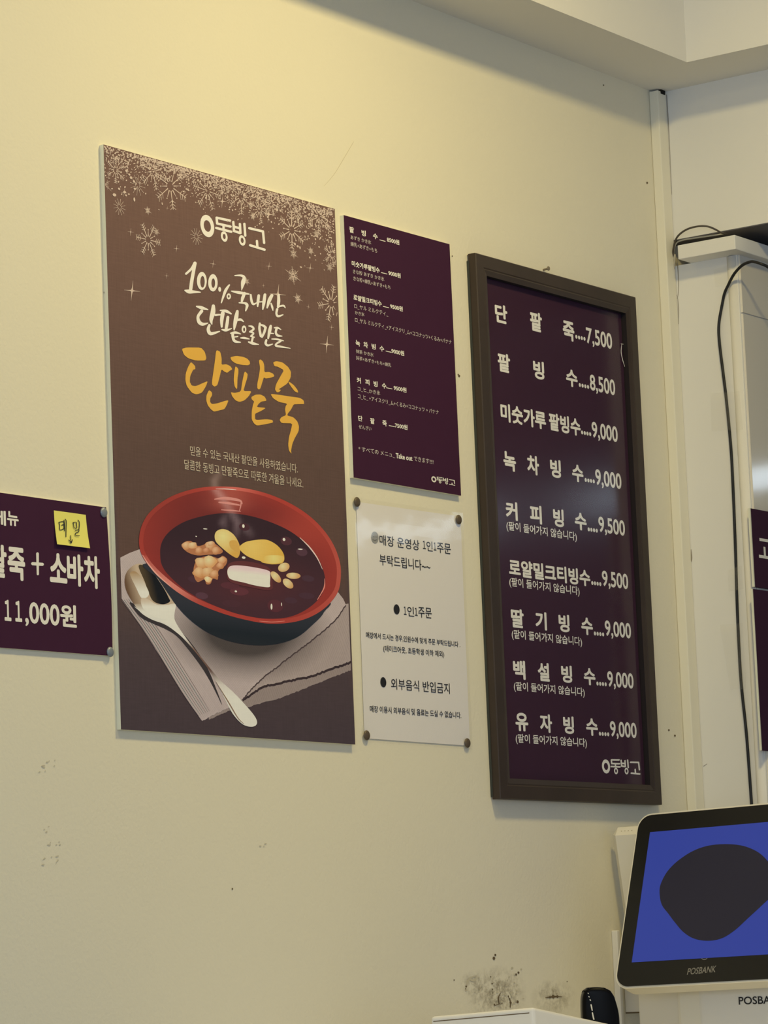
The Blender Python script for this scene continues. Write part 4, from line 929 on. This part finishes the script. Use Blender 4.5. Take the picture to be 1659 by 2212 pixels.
# ================================================================== BOARDS ON THE POST'S KITCHEN SIDE
YK = YP-.0085
kitchen_panels = []
def kitchen_board(name, x_px, yt_px, yb_px, label):
    q = wp(x_px, yt_px, YK); z0 = wp(x_px+5, yb_px, YK).z
    th = thing(name, (q.x+.15, YP-.004, z0), label, 'sign')
    kitchen_panels.append(box('panel', (q.x, YK, z0), (q.x+.21, YP-.0042, q.z), M_purple2, th)); return th, q
k1, q1 = kitchen_board('menu_sign', 1622, 1098, 1267, 'upper of two purple boards on the narrow side face at the right edge')
box('edge_strip', (q1.x-.0035, YK+.0005, k1.location.z), (q1.x-.0002, YP-.0042, q1.z), M_foam, k1)
k2, q2 = kitchen_board('menu_sign', 1627, 1272, 1620, 'lower of two purple boards on the narrow side face at the right edge')
box('edge_strip', (q2.x-.002, YK+.0005, k2.location.z), (q2.x-.0002, YP-.0042, q2.z), M_foam, k2)
tk = Flat(); A0 = wp(1638.5, 1183, YK-.0004); v, f = glyphs('고', .02)
x0 = min(p[0] for p in v); x1 = max(p[0] for p in v); z0 = min(p[1] for p in v); z1 = max(p[1] for p in v)
tk.add([(A0.x+(p[0]-x0)/(x1-x0)*.05, A0.y, A0.z+((p[1]-z0)/(z1-z0)-.5)*.036) for p in v], f); tk.build('lettering', M_white, kitchen_panels[0])

# ================================================================== CABLES AND TAPES ON THE POST
def cable(name, pts, r, m, label, x, cat='cable'):
    P = smooth_path([xp(p[0], p[1], x-(p[2] if len(p) > 2 else 0)) for p in pts], 7)
    bm = bmesh.new(); add_tube(bm, P, r, 10); o = bm_link(name, bm, m, None, smooth=True, origin=P[0]); tag(o, label, cat); return o
cable('cable', [(1690, 600, .0), (1659, 577, .02), (1645, 570.5, .03), (1631, 566, .03), (1621, 565.5, .03), (1605, 572, .028), (1592, 584, .025), (1582.6, 597, .02), (1573, 616, .012), (1565, 634, .008), (1559.5, 660, .005), (1553, 700, .004), (1554, 738, .004), (1562, 805, .004),
                (1569, 863, .004), (1579, 968, .004), (1584, 1064, .004), (1588.5, 1179, .004), (1593, 1323, .004), (1600.5, 1467, .004), (1612.5, 1586, .004), (1623.5, 1735, .004), (1632, 1850, .004), (1640, 2050, .004)], .0027, M_cable,
      'thick black cable looping over and hanging down the front of the post', XC)
cable('wire', [(1453, 560, .006), (1455, 535, .012), (1461, 515, .02), (1473, 502, .03), (1490, 493, .035), (1512, 488.5, .035), (1530, 489.5, .03), (1546, 496, .02), (1558, 502.5, .01), (1570, 505, -.004)], .0018, mat('grey_brown_wire', (.075, .062, .05), .4, .5),
      'thin dark wire arching over the left end of the post top board', XC)
cable('wire', [(1454, 548, .006), (1460, 527, .01), (1474, 519, .012), (1510, 513, .01), (1545, 508, .006), (1568, 504, -.004)], .0014, M_wire,
      'thin pale wire lying along the top of the post board', XC)
cable('wire', [(1451, 585, .004), (1455, 560, .006), (1458, 550, .006), (1457, 570, .006), (1454, 600, .004), (1460, 640, .003)], .0016, M_wire,
      'short pale wire hanging beside the post board at the corner', XC)
def tape(C, x, label, group='clear tape pieces on the post'):
    P = [xp(*p, x) for p in C]; v = []; f = []; n = 8
    for i in range(n+1):
        for j in range(n+1):
            q = P[0].lerp(P[1], j/n).lerp(P[3].lerp(P[2], j/n), i/n); v.append((q.x-.0014*math.sin(j/n*math.pi)*math.sin(i*1.3+j*.9)**2, q.y, q.z))
    for i in range(n):
        for j in range(n): a = i*(n+1)+j; f.append((a, a+1, a+n+2, a+n+1))
    o = from_py('clear_tape', v, f, M_tape, None, origin=P[3]); md = o.modifiers.new('thickness', 'SOLIDIFY'); md.thickness = .0001
    return tag(o, label, 'tape', group)
XT = XC-.0085
tape([(1541, 582), (1583, 572), (1583, 614), (1546, 620)], XC-.0025, 'clear tape piece uppermost on the post, under the board')
tape([(1535, 850), (1597, 845), (1605, 928), (1537, 931)], XT, 'square clear tape piece over the cable below its loop')
tape([(1572, 1232), (1602, 1222), (1606, 1272), (1574, 1278)], XT, 'small clear tape patch over the middle of the hanging cable')
tape([(1555, 1350), (1604, 1346), (1612, 1488), (1578, 1490), (1572, 1432)], XT, 'long creased clear tape strip over the cable above the monitor')

# ================================================================== COUNTER, REGISTER, DEVICES
ZCT = .96
ct = thing('counter', (4.6, -.7, 0), 'white service counter carrying the register along the wall', 'counter')
box('worktop', (3.6, -1.05, ZCT-.04), (5.12, -.02, ZCT), M_case2, ct, bev=.003)
box('cabinet', (3.65, -1.0, 0), (5.10, -.04, ZCT-.04), M_wall2, ct)
# --- register: front screen tilted back, back body, stand
th, ti, ro = math.radians(272.97), math.radians(20.15), math.radians(.79)
nh = Vector((math.sin(th), math.cos(th), 0)); e1h = Vector((-nh.y, nh.x, 0)); e2h = Vector((0, 0, 1))*math.cos(ti)-nh*math.sin(ti)
e1 = e1h*math.cos(ro)+e2h*math.sin(ro); e2 = e2h*math.cos(ro)-e1h*math.sin(ro); en = e1.cross(e2)
if ray(1500, 1950).dot(en) > 0: en = -en
if RT.dot(e1) < 0: e1 = -e1
# distance from the height of a 15 inch screen
d0 = 4.9
T0, B0 = dp(1405.3, 1798.4, 1), None
def plane_hit(px, py, O): d = ray(px, py); return CAM+d*((O-CAM).dot(en)/d.dot(en))
O = dp(1405.3, 1798.4, d0); hgt = (O-plane_hit(1366, 2079.6, O)).length
d0 *= .228/hgt; O = dp(1405.3, 1798.4, d0)
def uv(px, py): q = plane_hit(px, py, O)-O; return (q.dot(e1), q.dot(e2))
def pos(u, v, w=0): return O+e1*u+e2*v+en*w
sBL = uv(1366, 2079.6); bTL = uv(1379.3, 1759.4); bBL = uv(1325.8, 2136.6)
SW = .304; SH = .228
u0 = (bTL[0]+bBL[0])/2; v1 = bTL[1]; v0 = bBL[1]; u1 = SW-u0          # bezel borders, symmetric about the screen
def rrect(u0, v0, u1, v1, r, n=8):
    out = []
    for cx, cy, a0 in ((u1-r, v1-r, 0), (u0+r, v1-r, 90), (u0+r, v0+r, 180), (u1-r, v0+r, 270)):
        out += [(cx+r*math.cos(math.radians(a0+90*k/n)), cy+r*math.sin(math.radians(a0+90*k/n))) for k in range(n+1)]
    return out
base = pos((u0+u1)/2, v0); base = Vector((base.x+.06, base.y, ZCT))
ps = thing('register_monitor', base, 'ivory point-of-sale register with a black bezel and blue touchscreen', 'cash register')
bm = bmesh.new(); t_ = .0035
add_prism(bm, [pos(*p, -.001) for p in rrect(u0, v0, u1, v1, .026)], -en*.03)
bm_link('front_case', bm, M_case, ps)
bm = bmesh.new(); add_prism(bm, [pos(*p, .0012) for p in rrect(u0+t_, v0+t_, u1-t_, v1-t_, .0235)], -en*.003); bz = bm_link('bezel', bm, M_bezel, ps)
scr = from_py('screen', [pos(0, -SH, .0016), pos(SW, -SH, .0016), pos(SW, 0, .0016), pos(0, 0, .0016)], [(0, 1, 2, 3)], M_screen, ps)
def S_(px, py, w): q = plane_hit(px, py, O); return q+en*w
cs = crop(1300, 1700, 4.32)
bl = Flat(1); blob = [(545, 985), (560, 900), (620, 790), (720, 690), (860, 600), (1010, 550), (1180, 538), (1330, 555), (1460, 610), (1550, 690), (1630, 800), (1650, 900), (1600, 1010), (1500, 1110), (1370, 1230), (1250, 1340), (1130, 1415), (1000, 1440), (870, 1420), (770, 1360), (690, 1270), (630, 1190), (565, 1100)]
put_poly(bl, [(p.x, p.y) for p in smooth_path([Vector((*cs(*p), 0)) for p in blob], 6, True)], .0022, pt=S_)
bl.build('screen_picture', M_blob, scr)
lt = Flat(1)
def mon_text(fl, text, xl, yl, xr, yr, h, w, off, m=None, slant=0):
    v, f = glyphs(text, off); x0 = min(p[0] for p in v); x1 = max(p[0] for p in v); z0 = min(p[1] for p in v); z1 = max(p[1] for p in v)
    A_ = S_(xl, yl, w); B_2 = S_(xr, yr, w); hh = (S_(xl, yl-h/2, w)-S_(xl, yl+h/2, w)).length
    fl.add([A_+(B_2-A_)*((p[0]-x0)/(x1-x0))+e2*((p[1]-z0)/(z1-z0)-.5)*hh+(B_2-A_).normalized()*slant*((p[1]-z0)/(z1-z0)-.5)*hh for p in v], f)
mon_text(lt, 'POSBANK', 1486.5, 2099.5, 1548, 2093.5, 14.0, .0016, .012, slant=.12)
lt.build('bezel_lettering', M_gtext, bz)
kn = Flat(1); put_stroke(kn, [(*cs(935, 1600), 1.2), (*cs(950, 1612), 1.6), (*cs(975, 1610), 1.6), (*cs(988, 1600), 1.2)], .0016, pt=S_); kn.build('bezel_mark', M_gtext, bz)
# rear display leaning the other way; only its left flank shows
nb = Vector((1, 0, 0)); lean = math.radians(10)
r2 = Vector((-math.sin(lean), 0, math.cos(lean)))
top_x = pos(u0, v1).x+.055
TLb = xp(1314, 1791, top_x); wid = .40
rb = [TLb, TLb+Vector((0, -wid, 0)), TLb+Vector((0, -wid, 0))-r2*.24, TLb-r2*.24]
bm = bmesh.new(); tn_ = Vector((math.cos(lean), 0, math.sin(lean)))
add_hexa(bm, [rb[3], rb[2], rb[2]+tn_*.03, rb[3]+tn_*.03, rb[0], rb[1], rb[1]+tn_*.03, rb[0]+tn_*.03])
bevel(bm, .012, 1); rcs = bm_link('rear_case', bm, M_case, ps)
vn = Flat(1)                                    # vent holes on the chamfer along the top edge
fn_ = (r2-tn_).normalized()
for k in range(4):
    c = TLb-r2*.006+tn_*.006+fn_*.0004+Vector((0, -.022-.0068*k, 0)); ax = (r2+tn_).normalized()
    vn.add([c+Vector((0, .0011*math.cos(t), 0))+ax*(.0011*math.sin(t)) for t in [i*math.pi/4 for i in range(8)]], [tuple(range(8))])
vn.build('vent_holes', M_scuff2, rcs)
# neck between screen and stand, then the stand
c0 = pos(SW/2, -SH*.55, -.03)
bm = bmesh.new(); add_box(bm, (c0.x-.01, c0.y-.10, base.z+.05), (c0.x+.07, c0.y+.10, c0.z)); bevel(bm, .006, 2); bm_link('neck', bm, M_case, ps)
xf = pos(0, v0).x+.060
yL = xp(1515, 2170, xf).y; yL2 = xp(1379, 2170, xf+.05).y; yR = yL-.22
zt = pos(0, v0).z+.012
bm = bmesh.new(); add_prism(bm, [(xf, yR, ZCT), (xf, yL, ZCT), (xf+.05, yL2, ZCT), (xf+.17, yL2, ZCT), (xf+.17, yR-.04, ZCT), (xf+.05, yR-.04, ZCT)], (0, 0, zt-ZCT)); bevel(bm, .004, 2)
std = bm_link('stand', bm, M_case2, ps)
lt = Flat(1); v, f = glyphs('POSBANK', .012)
x0 = min(p[0] for p in v); x1 = max(p[0] for p in v); z0 = min(p[1] for p in v); z1 = max(p[1] for p in v)
A1 = xp(1595.5, 2162, xf-.0008); A2 = xp(1658, 2155, xf-.0008); hh = (xp(1595.5, 2150.5, xf).z-xp(1595.5, 2167.5, xf).z)
sc_ = (A1.y-A2.y)/(.60)                        # five of seven letters lie inside the frame
lt.add([(xf-.0008, A1.y-(p[0]-x0)/(x1-x0)*sc_*.98, A1.z+((p[1]-z0)/(z1-z0)-.5)*hh) for p in v], f); lt.build('stand_lettering', M_black, std)

# --- glossy black handset-like terminal
dh = 4.95
P_ = [dp(*cs(*p), dh) for p in ((-178, 2212+60), (-182, 2040), (-178, 1935), (-150, 1880), (-90, 1868), (0, 1868), (60, 1880), (108, 1925), (135, 2000), (165, 2110), (192, 2212+60))]
bk = Vector((.80, .60, 0))
botz = ZCT
P_[0] = Vector((P_[0].x, P_[0].y, botz)); P_[-1] = Vector((P_[-1].x, P_[-1].y, botz))
hb = thing('card_terminal', Vector((sum(p.x for p in P_)/len(P_), sum(p.y for p in P_)/len(P_), botz)), 'glossy black rounded device standing between the white box and the register', 'card reader')
bm = bmesh.new(); add_prism(bm, P_, bk*.045); bmesh.ops.recalc_face_normals(bm, faces=bm.faces)
bmesh.ops.bevel(bm, geom=list(bm.edges), offset=.007, segments=4, profile=.5, affect='EDGES'); hbb = bm_link('body', bm, M_gloss, hb, smooth=True)
cr = crop(900, 1980, 3.318); sl = Flat(8, 4e-6, (-.8, -.6, 0))
def H_(px, py, w): return dp(px, py, dh-w)
for s in ([(1243, 596, 8), (1246, 600, 8)], [(1250, 632, 9), (1254, 650, 9), (1258, 672, 8)], [(1260, 690, 9), (1266, 720, 10), (1274, 752, 10)], [(1228, 548, 5), (1231, 552, 5)], [(1234, 572, 6), (1237, 577, 6)]): put_stroke(sl, [(*cr(p[0], p[1]), p[2]/3.318) for p in s], .004, H_)
sl.build('silver_slit', mat('bright_metal', (.85, .82, .72), .3, .5, metal=.2), hbb)

# --- white box-shaped device
db = 4.80
A_ = dp(929, 2195, db+.07); B_ = dp(1152, 2175, db); C_ = dp(1322, 2212, db+.12)
D_ = A_+(C_-B_)
pr = thing('receipt_printer', Vector(((A_.x+C_.x)/2, (A_.y+C_.y)/2, ZCT)), 'white box-shaped counter device with a slot line, at the bottom edge', 'printer')
dn = lambda p: Vector((p.x, p.y, ZCT))
bm = bmesh.new(); add_hexa(bm, [dn(A_), dn(B_), dn(C_), dn(D_), A_, B_, C_, D_]); bmesh.ops.recalc_face_normals(bm, faces=bm.faces)
bmesh.ops.bevel(bm, geom=list(bm.edges), offset=.005, segments=4, profile=.5, affect='EDGES'); bm_link('case', bm, M_case2, pr)
nf = (B_-A_).cross(Vector((0, 0, 1))).normalized()
if nf.dot(FW) > 0: nf = -nf
s0 = A_.lerp(B_, .03)+Vector((0, 0, -.0088)); s1 = A_.lerp(B_, .96)+Vector((0, 0, -.0088))
from_py('slot', [s0+nf*.0006, s1+nf*.0006, s1+nf*.0006+Vector((0, 0, .0013)), s0+nf*.0006+Vector((0, 0, .0013))], [(0, 1, 2, 3)], M_scuff, pr)

# --- wall raceway and small box on the menu wall behind the register
q = wp(1320, 2010, 0); q2 = wp(1335, 2010, -.012)
rc = box('raceway', (q.x, -.012, ZCT+.002), (q2.x+.006, -.0003, q.z), M_case2, None, bev=.002, origin=(q.x, 0, ZCT)); tag(rc, 'white vertical cable raceway on the wall beside the register', 'raceway')
q = wp(1352, 2135, 0); q2 = wp(1383, 2186, -.03)
so = thing('wall_socket', ((q.x+q2.x)/2, 0, q2.z), 'small grey box fixed to the wall under the register screen', 'wall box')
box('box', (q.x, -.03, q2.z), (q2.x, -.0005, q.z+.02), M_case2, so, bev=.002)
box('lower_lip', (q.x-.001, -.031, q2.z-.002), (q2.x+.001, -.0005, q2.z), M_scuff, so)

# --- tube lamp in the kitchen, seen only as reflections in glass, film and lining
lp = thing('tube_lamp', (8.4, -2.4, 2.65), 'fluorescent tube lamp high in the kitchen beyond the post', 'lamp')
for ya, yb in ((-2.24, -1.25), (-3.55, -2.56)):
    bm = bmesh.new(); add_tube(bm, [Vector((8.4, ya, 2.65)), Vector((8.4, yb, 2.65))], .03, 12); bm_link('tube', bm, M_lamp, lp, smooth=True)
box('housing', (8.38, -3.6, 2.685), (8.46, -1.2, 2.73), M_case2, lp)
